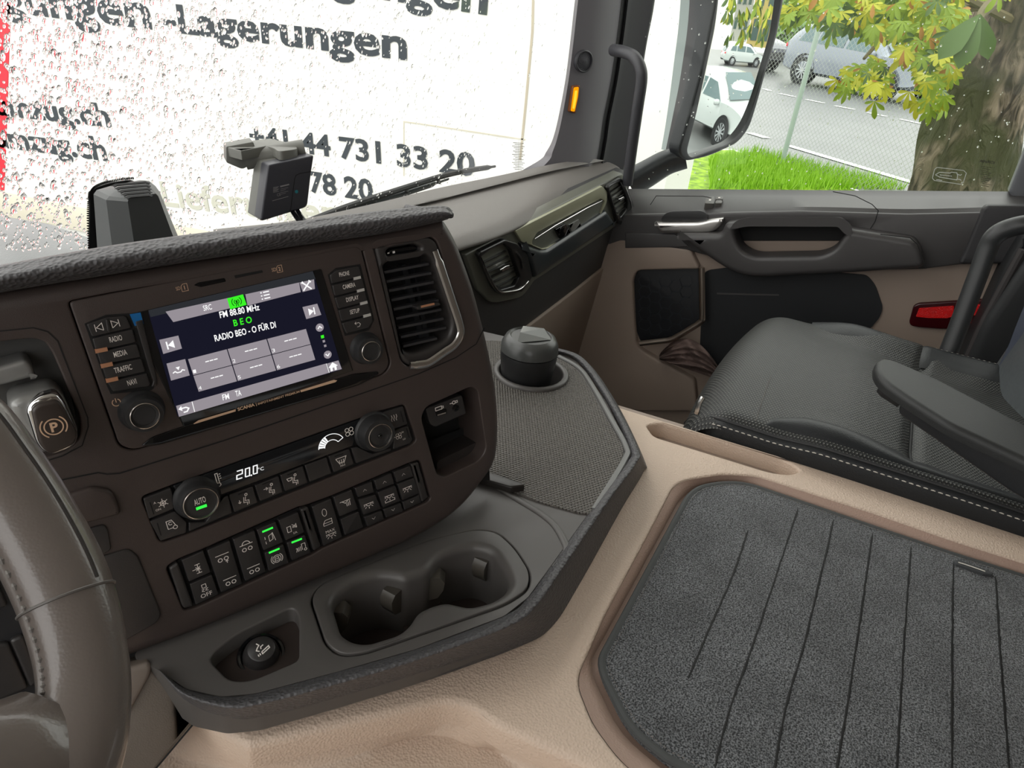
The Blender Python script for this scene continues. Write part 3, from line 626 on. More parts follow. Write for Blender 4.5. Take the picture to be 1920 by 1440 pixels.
arrow = lambda x, y, dx, dy: [[(x, y), (x+dx, y+dy)], [(x+dx-dy*.4-dx*.4, y+dy+dx*.4-dy*.4), (x+dx, y+dy), (x+dx+dy*.4-dx*.4, y+dy-dx*.4-dy*.4)]]
switch(ac, [(85, 605), (250, 540), (262, 570), (270, 665), (120, 727)], [((203, 630), .0045, snow)], ([(128, 625), (150, 695)], 0), texts=[('A', (155, 629), .0018), ('ON', (176, 668), .0017)])
truck = [[(-.7, -.7), (-.7, .9), (.2, .9), (.5, .1), (.6, -.3)], circ(.5, -.7, .35), [(-.7, -.7), (.1, -.7)], circ(-.1, .3, .3, 40, 320, 8)]
switch(ac, [(124, 737), (275, 675), (345, 742), (343, 803), (187, 855)], [((252, 755), .0050, truck)], ([(170, 745), (192, 818)], 0))
switch(ac, [(560, 592), (585, 583), (612, 688), (350, 800), (350, 745), (450, 740)])
switch(ac, [(584, 583), (728, 531), (758, 628), (616, 688)], [((680, 612), .0056, person()+arrow(-.9, .3, 0, -.6))], ([(640, 580), (690, 562)], 0))
switch(ac, [(735, 528), (876, 471), (905, 568), (765, 624)], [((828, 553), .0056, person()+arrow(-1.1, .5, .7, 0))], ([(780, 522), (838, 500)], 0))
switch(ac, [(882, 468), (1018, 413), (1048, 513), (911, 566)], [((965, 497), .0056, person()+[[(-1.2, .7), (-.3, .7), (-.5, .2), (-1, .2), (-1.2, .7)]])], ([(925, 467), (982, 445)], 0))
switch(ac, [(1025, 411), (1157, 362), (1187, 458), (1054, 511)])
switch(ac, [(1163, 358), (1287, 313), (1317, 404), (1193, 456)], [((1240, 385), .0056, [[(-1, .7), (1, .7), (.5, -.3), (-.5, -.3), (-1, .7)], [(-.4, -.6), (-.4, .3)], [(0, -.6), (0, .3)], [(.4, -.6), (.4, .3)]])], ([(1200, 360), (1250, 342)], 0), texts=[('MAX', (1248, 410), .0015)])
switch(ac, [(1293, 311), (1330, 302), (1420, 345), (1533, 310), (1530, 328), (1323, 402)])
switch(ac, [(1478, 102), (1600, 66), (1626, 172), (1545, 203), (1482, 160)], [((1545, 135), .0045, [[(x, -.8), (x-.15, -.3), (x+.15, .2), (x, .8)] for x in (-.6, 0, .6)])], ([(1583, 95), (1600, 158)], 0))
switch(ac, [(1548, 207), (1628, 180), (1655, 262), (1640, 285), (1538, 322)], [((1572, 240), .0036, [circ(-.45, .45, .42), circ(.45, .45, .42), circ(-.45, -.45, .42), circ(.45, -.45, .42), [(-1.6, -.2), (-1.3, .1), (-1.0, -.1)]])], ([(1618, 195), (1635, 250)], 0), texts=[('HI', (1594, 218), .0015), ('LO', (1604, 257), .0015)])
k = knob(ac, Z2([(423, 632)])[0], .0124, .0146, .012, 'temperature_dial')
t = MB(); text(t, FP, 'AUTO', *Z2([(389, 645), (455, 620)]), 11, .0126, 0, .01); t.build('lettering', MARK, k, smooth=False, fix=False)
t = MB(); t.stroke(FP, Z2([(396, 665), (458, 643)]), .0022, .0116, 0, thick=.0005); t.build('indicator_light', GREEN, k)
k = knob(ac, Z2([(1465, 240)])[0], .0108, .0150, .014, 'fan_dial')
b = MB(); c = FP.p(*Z2([(1465, 240)])[0], .0135); b.blob(c, FP.h*.0022, FP.v*.0022, FP.n*.0012); b.build('sensor_dot', GLOSS, k)

# ---- switch bank ----
sw = thing('switch_panel', 'long row of black symbol switches with green lights at the bottom of the fascia', 'switch panel')
b = MB(); b.prism(FP, sc(H_SW, .992), top=-.004, base=-.03, r=.003); b.build('housing', GAP, sw)
for q in ([(238, 1005), (290, 972), (385, 1232), (330, 1247), (316, 1235)], [(1002, 666), (1047, 648), (1124, 885), (1080, 915)], [(1643, 403), (1688, 390), (1746, 600), (1708, 630)]):
    b = MB(); b.prism(FP, sc(Z2(q), .97), top=.0015, base=-.006, bev=.0018, r=.0018); b.build('end_cap', PLAS2, sw)
lamp = lambda s_=1: [[(-1, .2), (1, .2)], circ(0, .2, .5, 180, 360, 8), [(0, -.5), (0, -.9)], [(-.5, -.35), (-.8, -.65)], [(.5, -.35), (.8, -.65)], [(-.7, 0), (-1, -.15)], [(.7, 0), (1, -.15)]]
axles = [[(-1, .5), (1, .5)], circ(-.45, -.35, .3), circ(.45, -.35, .3)]
P_ = [
 ([(310, 962), (440, 905), (485, 1033), (352, 1092)], [((408, 1010), .0058, [[(-.4, .8), (.4, .8)], [(-.4, -.8), (.4, -.8)], [(0, .8), (0, -.8)], [(-.9, 0), (.3, 0)], [(-.35, .35), (.35, -.35)], [(.35, .35), (-.35, -.35)]])], None, ()),
 ([(357, 1101), (490, 1044), (530, 1160), (392, 1225)], [((445, 1125), .0046, [[(-.4, .2), (-.4, 1), (.4, 1), (.4, .2), (-.4, .2)], [(-.6, -.1), (-.1, -.1), (-.6, -.5), (-.1, -.7)], [(.1, -.1), (.6, -.1), (.1, -.5), (.6, -.7)]])], None, [('OFF', (456, 1160), .0036)]),
 ([(457, 904), (592, 845), (668, 1100), (540, 1155)], [((550, 945), .0062, axles+arrow(.45, -1.2, 0, .5)), ((595, 1080), .0062, axles)], None, ()),
 ([(607, 840), (736, 785), (804, 1030), (680, 1089)], [((690, 885), .0062, axles+[circ(0, .5, .6, 0, 180, 8)]), ((732, 1012), .0062, axles)], None, ()),
 ([(746, 785), (860, 736), (905, 858), (787, 910)], [((825, 832), .0052, [[(-.2, -.7), (-.2, .5), (.5, .8), (.5, -.4), (-.2, -.7)], [(-.9, -1), (-.9, -.4)], [(-.9, 0), (-.9, .6)], [(.9, -.9), (.6, 1)]])], ([(780, 798), (842, 772)], 1), ()),
 ([(792, 920), (905, 869), (939, 978), (816, 1028)], [((865, 952), .0055, [circ(0, 0, .75), [(-.4, -.4), (-.3, .4), (.3, .4), (.4, -.4), (-.4, -.4)], [(-.4, 0), (.4, 0)], circ(0, 0, 1.05, 130, 230, 8), circ(0, 0, 1.05, -50, 50, 8)])], ([(818, 920), (880, 894)], 1), ()),
 ([(872, 731), (990, 681), (1028, 800), (916, 853)], [((955, 775), .0052, [[(-1, -.6), (-1, .6), (-.3, .6), (-.3, -.6), (-1, -.6)], [(0, .3), (.4, .3), (.8, .7), (.8, -.1), (.4, .1), (0, .1)], [(0, .8), (.9, 0)]])], None, [('I/A', (972, 800), .002)]),
 ([(921, 861), (1030, 813), (1066, 920), (951, 968)], [((1005, 890), .0052, [[(.2, -.5), (.2, .8), (.9, .8), (.9, -.2)], circ(.8, -.6, .25), [(-.1, -.6), (-.1, .4)], [(-.4, -.5), (-.4, .3)], [(-1, -.6), (-.7, .2), (-1, .2)], [(-.7, .2), (-.6, -.6)]])], ([(950, 860), (1010, 837)], 1), ()),
 ([(1066, 650), (1180, 601), (1249, 830), (1135, 885)], [((1140, 685), .0042, [circ(0, 0, .55, 0, 360, 16, 1)]), ((1160, 742), .0046, [[(-1, -.6), (-1, 0), (-.5, .7), (1, .7), (1, -.6), (-1, -.6)], [(-1, 0), (1, 0)]]), ((1180, 812), .0055, lamp())], None, [('MAX', (1175, 790), .0028)]),
 ([(1191, 596), (1300, 551), (1339, 665), (1229, 713)], [((1262, 625), .0058, [[(-1, .3), (1, .3)], [(-.6, .3), (0, -.2), (.6, .3)], [(.2, -.3), (.2, -.9)], [(.5, -.1), (.5, -.9)], [(.8, .1), (.8, -.9)]])], None, ()),
 ([(1233, 724), (1342, 677), (1370, 770), (1259, 820)], [], None, ()),
 ([(1316, 545), (1418, 505), (1433, 568), (1336, 600)], [((1375, 555), .0028, [[(-.7, -.4), (0, .4), (.7, -.4)]])], None, ()),
 ([(1338, 610), (1438, 580), (1475, 663), (1368, 703)], [((1398, 637), .0056, lamp())], None, ()),
 ([(1370, 712), (1475, 673), (1490, 725), (1391, 770)], [((1427, 718), .0028, [[(-.7, .4), (0, -.4), (.7, .4)]])], None, ()),
 ([(1429, 500), (1532, 456), (1551, 518), (1446, 558)], [((1490, 508), .0028, [[(-.7, -.4), (0, .4), (.7, -.4)]])], None, ()),
 ([(1449, 568), (1554, 526), (1585, 618), (1481, 661)], [((1518, 590), .0056, lamp()+[[(-1, -.6), (-1, -1.1), (1, -1.1), (1, -.6)]])], None, ()),
 ([(1481, 668), (1588, 629), (1600, 680), (1499, 717)], [((1540, 668), .0028, [[(-.7, .4), (0, -.4), (.7, .4)]])], None, ()),
 ([(1541, 452), (1642, 411), (1661, 475), (1561, 514)], [((1600, 463), .0028, [[(-.7, -.4), (0, .4), (.7, -.4)]])], None, ()),
 ([(1563, 520), (1665, 481), (1694, 575), (1593, 617)], [((1622, 543), .0056, lamp())], None, ()),
 ([(1593, 625), (1695, 583), (1705, 625), (1605, 673)], [((1650, 622), .0028, [[(-.7, .4), (0, -.4), (.7, .4)]])], None, ())]
for pts, ic, led, tx in P_: switch(sw, pts, ic, led, name='switch', base=-.007, texts=tx)

# ---- USB plate ----
us = thing('socket_plate', 'small black plate with USB and audio sockets above the open fascia pocket', 'socket')
b = MB(); b.prism(FP, ZC([(932, 1022, .003), (1148, 940, .003), (1172, 1050, .002), (985, 1132, .004), (958, 1110, .003)]), top=-.008, base=-.03, bev=.001, r=.002); b.build('plate', BTN, us)
b = MB(); b.prism(FP, ZC([(995, 1042), (1055, 1022), (1060, 1050), (1000, 1068)]), top=-.0068, base=-.009, bev=.0004, r=.0005); k = b.build('usb_socket', GLOSS, us)
b = MB(); b.stroke(FP, ZC([(1003, 1060), (1052, 1045)]), .0012, -.0064); b.build('contacts', CHR, k, fix=False)
b = MB(); c = FP.p(*ZC([(1108, 1016)])[0], -.0078); b.lathe(c, FP.n, [(.0034, 0), (.0034, .0012), (.002, .0014), (.002, 0), (0, 0)], 20); b.build('audio_socket', GLOSS, us)
t = MB(); icon(t, FP, ZC([(1015, 1018)])[0], .0045, [[(-1, -.35), (-1, .35), (.5, .35), (.5, -.35), (-1, -.35)], [(.5, .2), (.9, .2), (.9, -.2), (.5, -.2)]], -.0076, 0, .08)
icon(t, FP, ZC([(1098, 985)])[0], .0045, [[(-1, 0), (-.4, 0)], circ(0, 0, .35), [(.35, .2), (.9, .2), (.9, -.2), (.35, -.2)]], -.0076, 0, .08); t.build('symbol', MARK, us, smooth=False, fix=False)

# ---- parking brake lever ----
pb = thing('parking_brake_lever', 'silver parking brake lever, black cap marked P, in the recess left of the radio', 'parking brake')
b = MB(); b.flat(FP, ZPk([(-900, 200), (500, 130), (780, 1250), (-900, 1600)]), -.034, 0); b.build('recess_liner', mat('recess_liner_grey', srgb(96, 96, 94), .4), pb)
b = MB(); b.prism(FP, ZPk([(-500, 520, .004), (0, 420, .004), (230, 352, .01), (290, 420, .01), (330, 545, .004), (290, 520, .004), (30, 590, .006), (-500, 700, .004)]), top=-.006, base=-.03, bev=.003, r=.004); b.build('lever_arm', mat('lever_silver', srgb(150, 150, 148), .35, metal=.4), pb)
b = MB(); b.prism(FP, ZPk([(62, 760, .012), (150, 690, .02), (470, 620, .02), (580, 700, .02), (712, 1020, .02), (690, 1130, .02), (420, 1240, .02), (250, 1120, .02), (100, 900, .02)]), top=.010, base=-.02, bev=.007, r=.01, bseg=6, seg=8); b.build('grip', mat('lever_silver', None), pb)
b = MB(); b.prism(FP, ZPk([(225, 800, .02), (330, 690, .02), (500, 650, .02), (580, 740, .02), (712, 1040, .03), (670, 1150, .02), (440, 1235, .02), (330, 1130, .02)]), top=.016, base=.002, bev=.003, r=.01, bseg=4, seg=8); b.build('chrome_rim', CHRP, pb)
b = MB(); b.prism(FP, ZPk([(278, 810, .02), (340, 760, .02), (520, 718, .02), (575, 790, .02), (706, 1040, .03), (665, 1130, .02), (450, 1222, .02), (350, 1130, .02)]), top=.0195, base=.008, bev=.0025, r=.006, bseg=4, seg=6); k = b.build('cap', mat('cap_black', srgb(58, 50, 46), .3), pb)
t = MB(); icon(t, FP, ZPk([(484, 962)])[0], .0074, [circ(0, 0, .72, n=28), circ(0, 0, 1.02, 130, 235, 10), circ(0, 0, 1.02, -45, 52, 10)], .0198, 0, .055); ctext(t, FP, 'P', ZPk([(488, 962)])[0], .0064, .0198, 0, .03, ang=-.05)
t.build('symbol', gold, k, smooth=False, fix=False)

# =============== tray in front of the fascia ===============
tr = thing('console_tray', 'dark grey console tray with leather-look rim, two cup holders and a dotted rubber mat', 'tray')
INNER = [(306, 1262), (350, 1292), (415, 1306), (480, 1300), (630, 1260), (780, 1217), (945, 1155), (990, 1120), (1030, 1065), (1130, 925), (1175, 866), (1179, 840), (1138, 755), (1082, 678), (1030, 657)]
CREST = [(296, 1255), (345, 1306), (428, 1331), (500, 1322), (650, 1282), (800, 1236), (960, 1176), (1010, 1137), (1052, 1077), (1150, 932), (1195, 870), (1197, 840), (1150, 750), (1094, 672), (1038, 650)]
BOT = [(286, 1262), (372, 1342), (445, 1366), (520, 1358), (650, 1322), (800, 1276), (975, 1212), (1035, 1175), (1085, 1098), (1165, 955), (1206, 886), (1208, 862), (1157, 757), (1102, 680), (1046, 654)]
H_CUP = ZU([(78, 625, .02), (150, 525, .03), (900, 212, .02), (1280, 128, .03), (1430, 145, .02), (1560, 262, .02), (1672, 440, .02), (1660, 560, .02), (1500, 668, .03), (480, 1022, .03), (300, 1042, .03), (190, 960, .02)])
H_LIT = Z4([(215, 745, .01), (330, 655, .01), (540, 553, .01), (562, 600, .006), (562, 755, .006), (380, 832, .01), (300, 833, .02)])
cu_, cv_ = TP.px(995, 702)
mugc = (cu_, cv_)
outer = [(1030, 650)] + [(900, 620), (860, 800), (700, 900), (330, 1130), (250, 1230)] + INNER[:-1]
def arc_uv(c, r, n=28): return [(c[0]+r*math.cos(2*math.pi*k/n), c[1]+r*math.sin(2*math.pi*k/n)) for k in range(n)]
b = MB()
def uvl(pl, pts, off=0): return [pl.px(p[0], p[1], off)+tuple(p[2:]) for p in pts]
b.prism(TP, uvl(TP, outer), [uvl(TP, H_CUP), uvl(TP, H_LIT), arc_uv(mugc, .047)], top=0, base=-.045, r=.004, mode='uv', hbev=.002, bev=0, seg=6)
b.build('tray_body', TRAYM, tr)
R0 = [PZ(x, y, TZ-.001) for x, y in INNER]; R1 = [PZ(x, y, TZ+.006) for x, y in [((a[0]*.65+c[0]*.35), (a[1]*.65+c[1]*.35)) for a, c in zip(INNER, CREST)]]
R2 = [PZ(x, y, TZ+.007) for x, y in [((a[0]*.25+c[0]*.75), (a[1]*.25+c[1]*.75)) for a, c in zip(INNER, CREST)]]; R3 = [PZ(x, y, TZ+.001) for x, y in CREST]
R4 = [PZ(x, y, (TZ+BZ)/2-.004) for x, y in [((a[0]*.45+c[0]*.55), (a[1]*.45+c[1]*.55)) for a, c in zip(CREST, BOT)]]; R5 = [PZ(x, y, BZ+.001) for x, y in BOT]
b = MB(); b.loft([R0, R1, R2, R3, R4, R5], nu=110, nv=26); b.build('tray_rim', SOFT, tr, ang=70)
# lighter recess floor
b = MB(); b.prism(TP, uvl(TP, sc(H_LIT, 1.02)), top=-.016, base=-.03, r=.004, mode='uv'); b.build('lighter_recess', mat('recess_brown', srgb(54, 45, 42), .45), tr)
# cup holder insert
cp = thing('cup_holder', 'double cup holder insert with small sprung tabs, set into the grey console tray', 'cup holder')
OPEN = ZU([(242, 660, .01), (275, 595, .01), (420, 492, .01), (580, 455, .01), (680, 465, .008), (760, 490, .006), (935, 432, .006), (1000, 340, .012), (1130, 275, .01), (1280, 250, .01), (1400, 290, .01), (1490, 430, .01), (1518, 520, .01), (1470, 590, .01), (1380, 640, .01), (1230, 676, .01), (1130, 652, .006), (1060, 638, .006), (960, 660, .008), (850, 712, .01), (800, 800, .012), (720, 868, .01), (500, 936, .012), (400, 926, .01), (305, 870, .01)])
b = MB(); b.prism(TP, uvl(TP, sc(H_CUP, .985)), [uvl(TP, OPEN)], top=.0015, base=-.03, r=.01, mode='uv', bev=.001, hbev=.009, hole_base=-.075, seg=6, bseg=6); b.build('insert', TRAYM, cp, ang=50)
b = MB(); b.flat(TP, uvl(TP, sc(OPEN, 1.15)), -.07, mode='uv')
for c, r in (((530, 845), .033), ((1230, 590), .033)):
    q = V(TP.px(*ZU([c])[0], -.06)); b.prism(TP, arc_uv(q, r+.002), [arc_uv(q, r-.003)], top=-.062, base=-.07, mode='uv', r=0, bev=.001)
b.build('cup_floor', mat('recess_brown', None), cp)
for c, s_, nm in (((670, 560), 1, 0), ((1325, 330), 1, 0), ((295, 680), .7, 1), ((990, 440), .7, 1)):
    a = PZ(*ZU([c])[0], TZ-.012); dr = (V((.22*0+PZ(*ZU([(530, 700) if c[0] < 800 else (1230, 450)])[0], TZ-.012).x, PZ(*ZU([(530, 700) if c[0] < 800 else (1230, 450)])[0], TZ-.012).y, a.z)) - a).normalized()
    side = dr.cross(V((0, 0, 1))); b = MB()
    prof = [(-.006, -.001), (.004, 0), (.009, -.006), (.008, -.016), (.003, -.026), (-.006, -.03), (-.006, -.001)]
    rowsA = [[a + dr*p + V((0, 0, q)) + side*(.007*k) for p, q in prof] for k in (-1, 1)]
    b.loft(rowsA); b.add(rowsA[0][:-1], [tuple(range(6))]); b.add(rowsA[1][:-1], [tuple(range(6))])
    b.build('spring_tab', mat('tab_grey', srgb(70, 66, 60), .4), cp, ang=50)
# lighter
li = thing('cigarette_lighter', 'round black cigarette lighter with a white smoking symbol, in the tray corner recess', 'lighter')
c = PZ(*Z4([(420, 730)])[0], TZ-.012); ax = V((-.15, -.25, 1)).normalized()
b = MB(); b.lathe(c - ax*.006, ax, [(.0195, -.004), (.0195, .002), (.0185, .0038), (.0165, .004), (.0150, .002), (.0150, -.002)], 40); b.build('socket_ring', GLOSS, li)
b = MB(); b.lathe(c, ax, [(.0150, -.004), (.0135, .003), (.0112, .006), (.0108, .0085), (.0095, .0093), (0, .0095)], 40); k = b.build('button', BTN, li)
LP = Plane(c + ax*.0097, ax, V((1, -.35, 0))); t = MB()
q = LP.uv(LP.o)
def ic(mb, pl, size, strokes, wd):
    for st in strokes: mb.stroke(pl, [(x*size, y*size) for x, y in st], size*wd*2, 0, 0, mode='uv')
ic(t, LP, .0062, [[(-.2, -.5), (.9, -.2), (.9, -.5), (-.2, -.8), (-.2, -.5)], [(-.5, -.85), (-.5, -.55)], [(-.75, -.9), (-.75, -.6)], [(-.4, -.3), (-.7, 0), (-.4, .3), (-.1, .5), (-.3, .9)], [(-.1, -.1), (0, .2), (.4, .3)]], .07)
t.build('symbol', MARK, k, smooth=False, fix=False)
# rubber mat and mug
b = MB(); b.prism(TP, uvl(TP, [(880, 640), (905, 640, .01), (950, 641, .01), (1045, 672, .02), (1078, 690, .02), (1100, 720, .02), (1132, 778, .01), (1170, 842, .012), (1166, 862, .01), (1106, 966, .004), (1082, 963, .01), (985, 936, .02), (905, 888, .01), (860, 860)]), [arc_uv(mugc, .052)], top=.002, base=-.001, r=.004, mode='uv', bev=.0008)
b.build('dotted_mat', dots_mat('dotted_rubber', srgb(96, 92, 87), srgb(118, 114, 108), .0036, ((1, 0, 0), (0, 1, 0)), .42, st=.8), tr)
b = MB(); b.tube([PZ(x, y, TZ+.0015) for x, y in crom([(x, y, 0) for x, y in [(1044, 668), (1082, 686), (1106, 720), (1140, 778), (1174, 842), (1170, 864), (1112, 960)]], 40) for x, y in [(x, y)]] if False else [PZ(p.x, p.y, TZ+.001) for p in crom([V((x, y, 0)) for x, y in [(1048, 668), (1086, 690), (1110, 722), (1144, 782), (1174, 838), (1170, 864), (1114, 956)]], 60)], .004, 8, squash=.6, upv=(0, 0, 1)); b.build('mat_border', mat('border_grey', srgb(104, 104, 102), .35), tr)
b = MB(); b.tube([PZ(p.x, p.y, TZ+.0005) for p in crom([V((x, y, 0)) for x, y in [(905, 895), (960, 930), (1010, 960), (1040, 985), (1058, 1015), (1062, 1035), (1040, 1065)]], 40)], .004, 8, squash=.4, upv=(0, 0, 1)); b.build('tray_ridge', TRAYM, tr)
b = MB(); q = V(mugc); b.prism(TP, arc_uv(mugc, .056), [arc_uv(mugc, .0465)], top=.007, base=-.002, mode='uv', r=0, bev=.004, hbev=.004); b.flat(TP, arc_uv(mugc, .05), -.04, mode='uv'); b.build('mug_ring', TRAYM, tr)
mug = thing('travel_mug', 'black travel mug with faceted lid in the round holder at the tray far end', 'mug')
mc = TP.w(mugc[0], mugc[1], 0) + V((-.006, .004, 0))
b = MB(); b.lathe(mc, (0, 0, 1), [(0, -.04), (.034, -.04), (.037, 0), (.040, .024), (.041, .036), (.0405, .040), (.038, .041), (0, .041)], 48); b.build('cup', mat('mug_black', srgb(34, 34, 35), .4), mug)
b = MB(); b.lathe(mc, (0, 0, 1), [(.038, .040), (.0415, .042), (.0405, .052), (.036, .061), (.030, .0645), (.028, .062), (0, .0605)], 48, xdir=(1, 0, 0))
b.build('lid', mat('lid_grey', srgb(72, 73, 72), .3), mug)
b = MB(); P3 = [mc + V(p) for p in [(-.031, .006, .063), (.008, -.028, .063), (.030, -.006, .066), (.018, .022, .066), (-.012, .012, .070)]]
b.add(P3 + [mc+V((.004, .002, .056))], [(0, 1, 4), (1, 2, 4), (2, 3, 4), (3, 0, 4), (0, 1, 5), (1, 2, 5), (2, 3, 5), (3, 0, 5)]); b.build('lid_facets', mat('lid_light', srgb(110, 112, 110), .25), mug, smooth=False)
pn = thing('ribbed_lever', 'slim dark lever lying between the fascia foot and the dotted tray mat', 'lever')
b = MB(); b.prism(TP, uvl(TP, ZM([(60, 1020, .002), (160, 1058), (330, 1112), (435, 1150, .001), (440, 1163, .001), (350, 1176), (310, 1165), (60, 1090)])), top=.010, base=.002, mode='uv', bev=.002, r=.002); b.build('lever', mat('lever_dark', srgb(40, 36, 34), .35), pn)
bpy.data.objects['ribbed_lever'].location = (0, 0, 0)

# =============== beige console ===============
co = thing('beige_console', 'large beige grained console between the seats, around the carpet mat', 'console')
HM = [(1284, 899), (1356, 888), (1420, 892), (1640, 962), (1790, 1014), (1930, 1058), (2350, 1200), (2600, 2100), (1500, 1600), (1240, 1490), (1160, 1420), (1112, 1355), (1086, 1290), (1086, 1262), (1134, 1153), (1228, 978), (1262, 912)]
H_SL = [(1212, 797, .006), (1240, 792, .01), (1470, 862, .02), (1505, 882, .015), (1480, 890, .015), (1440, 884, .01), (1226, 818, .01)]
PO = [(1040, 640), (1150, 757), (1160, 761), (1500, 866), (1920, 992), (2500, 1165), (3000, 2400), (1400, 1760), (1110, 1440), (930, 1360, .01), (880, 1322, .01), (830, 1315, .01), (465, 1400, .004), (410, 1372, .003), (355, 1338, .003), (310, 1290), (420, 1300), (500, 1290), (640, 1245), (800, 1195), (960, 1130), (1010, 1060), (1120, 910), (1150, 845), (1110, 760), (1010, 650)]
b = MB(); b.prism(BP, PO, [HM, H_SL], top=0, base=-.03, bev=.008, hbev=.004, r=.012, seg=6); b.build('console_top', BEIGE, co, ang=50)
b = MB(); b.flat(BP, [(1150, 757), (1560, 880), (1540, 930), (1190, 840)], -.025); b.build('slot_floor', BEIGED, co)
MO = [(1310, 918, .015), (1356, 910, .02), (1399, 912, .02), (1634, 993), (1784, 1044), (1920, 1087), (2350, 1230), (2560, 2000), (1500, 1560), (1271, 1440), (1250, 1431), (1177, 1371, .03), (1128, 1270, .03), (1124, 1242, .02), (1190, 1119), (1288, 935, .02)]
MZ = BZ-.012
MP = Plane((0, 0, MZ), (0, 0, 1), (1, 0, 0))
# sloping band around the mat
def resamp(L, n):
    d = [0]; L = L + [L[0]]
    for i in range(1, len(L)): d.append(d[-1]+(L[i]-L[i-1]).length)
    out = []
    for k in range(n):
        t = d[-1]*k/n; i = max(j for j in range(len(d)) if d[j] <= t+1e-9); i = min(i, len(L)-2)
        out.append(L[i].lerp(L[i+1], (t-d[i])/(d[i+1]-d[i] or 1)))
    return out
hm = resamp(rnd(uvl(BP, HM), .012), 400); mo = rnd(uvl(MP, MO), .004); mo2 = resamp(inset(mo, -.009), 400)
def near(p, L): return min(L, key=lambda q: (q-p).length_squared)
rA = [BP.w(p.x, p.y, -.002) for p in hm]
rB = [MP.w(q.x, q.y, .002) for q in [near(p, mo2) for p in hm]]
rM = [a.lerp(c, .5) for a, c in zip(rA, rB)]
b = MB(); b.loft([rA, rM, rB, [v - V((0, 0, .02)) for v in rB]], closed=True); b.build('sloping_border', mat('beige_plastic_dark', srgb(168, 142, 128), .55, bump=('grain', 500, .5, .0007)), co, ang=80)
b = MB(); b.flat(MP, [(p[0], p[1]) for p in HM], -.006); b.build('recess_floor', mat('beige_plastic_dark', None), co)
# lower step towards the driver
up = [(350, 1318), (405, 1348), (465, 1374), (830, 1315), (880, 1322), (930, 1360), (1110, 1440), (1400, 1760)]
up = [PZ(x, y-2, BZ-.003) for x, y in up]
lo = [PZ(x, y, BZ-.05) for x, y in [(270, 1400), (360, 1430), (565, 1445), (755, 1387), (825, 1380), (880, 1398), (975, 1442), (1300, 1800)]]
def dens(L, n=60): return crom(L, n)
ups, los = dens(up), dens(lo); mids = [a.lerp(c, .5)+V((0, 0, .004)) for a, c in zip(ups, los)]
far = [V((p.x-.22, p.y-.30, BZ-.054)) for p in los]
b = MB(); b.loft([ups, [a.lerp(c, .12)+V((0, 0, .0015)) for a, c in zip(ups, los)], [a.lerp(c, .3)+V((0, 0, -.004)) for a, c in zip(ups, los)], [a.lerp(c, .7)+V((0, 0, -.006)) for a, c in zip(ups, los)], [a.lerp(c, .92)+V((0, 0, -.002)) for a, c in zip(ups, los)], los, [a.lerp(c, .03) for a, c in zip(los, far)], far], nu=120); b.build('lower_step', BEIGE, co, ang=80)
SPp = Plane((0, PZ(300, 1300, BZ-.03).y-.004, 0), (-.25, -1, .3), (1, -.2, 0)); 
cpz = thing('column_side_panel', 'taupe plastic side panel under the fascia, beside the steering wheel', 'panel')
SP = Plane(PZ(300, 1330, BZ)*.955, (-.45, -.75, .5), (1, -.6, 0))
b = MB(); b.prism(SP, ZLo([(560, 1000, .003), (690, 950, .006), (712, 990, .002), (940, 1185, .002), (730, 1440), (660, 1600), (300, 1600), (400, 1100)]), top=.0, base=-.03, bev=.003, r=.002); b.build('upper_panel', mat('column_taupe', srgb(104, 96, 88), .5, bump=('grain', 900, .25, .0005)), cpz)
b = MB(); b.prism(SP, ZLo([(560, 985), (690, 945, .01), (706, 965, .01), (700, 1010), (600, 1190), (500, 1200)]), top=.004, base=-.01, bev=.003, r=.004); b.build('corner_cover', mat('taupe_dark', srgb(112, 102, 94), .5), cpz)
b = MB(); b.stroke(SP, ZLo([(940, 1188), (728, 1440), (650, 1560)]), .0016, .0008); b.build('seam', GAP, cpz, fix=False)
# =============== carpet mat ===============
cm = thing('carpet_mat', 'charcoal carpet mat with ribbed lines and bound edge, lying in the beige console recess', 'floor mat')
CARP = bpy.data.materials.new('carpet'); CARP.use_nodes = True; n_ = CARP.node_tree.nodes; l_ = CARP.node_tree.links; bs = n_['Principled BSDF']
t1 = n_.new('ShaderNodeTexNoise'); t1.inputs['Scale'].default_value = 620; t1.inputs['Detail'].default_value = 3; tcc = n_.new('ShaderNodeTexCoord'); l_.new(tcc.outputs['Object'], t1.inputs['Vector'])
t2 = n_.new('ShaderNodeTexNoise'); t2.inputs['Scale'].default_value = 18; t2.inputs['Detail'].default_value = 4; l_.new(tcc.outputs['Object'], t2.inputs['Vector'])
rp = n_.new('ShaderNodeValToRGB'); rp.color_ramp.elements[0].position = .38; rp.color_ramp.elements[0].color = srgb(36, 38, 40); rp.color_ramp.elements[1].position = .68; rp.color_ramp.elements[1].color = srgb(136, 139, 142)
l_.new(t1.outputs['Fac'], rp.inputs[0]); mp = n_.new('ShaderNodeMapRange'); mp.inputs['From Min'].default_value = .3; mp.inputs['From Max'].default_value = .7; mp.inputs['To Min'].default_value = .72; mp.inputs['To Max'].default_value = 1.15
l_.new(t2.outputs['Fac'], mp.inputs['Value']); vm = n_.new('ShaderNodeVectorMath'); vm.operation = 'SCALE'; l_.new(rp.outputs[0], vm.inputs[0]); l_.new(mp.outputs[0], vm.inputs['Scale']); l_.new(vm.outputs[0], bs.inputs['Base Color'])
bs.inputs['Roughness'].default_value = 1; bs.inputs['Specular IOR Level'].default_value = .1; bs.inputs['Sheen Weight'].default_value = .25
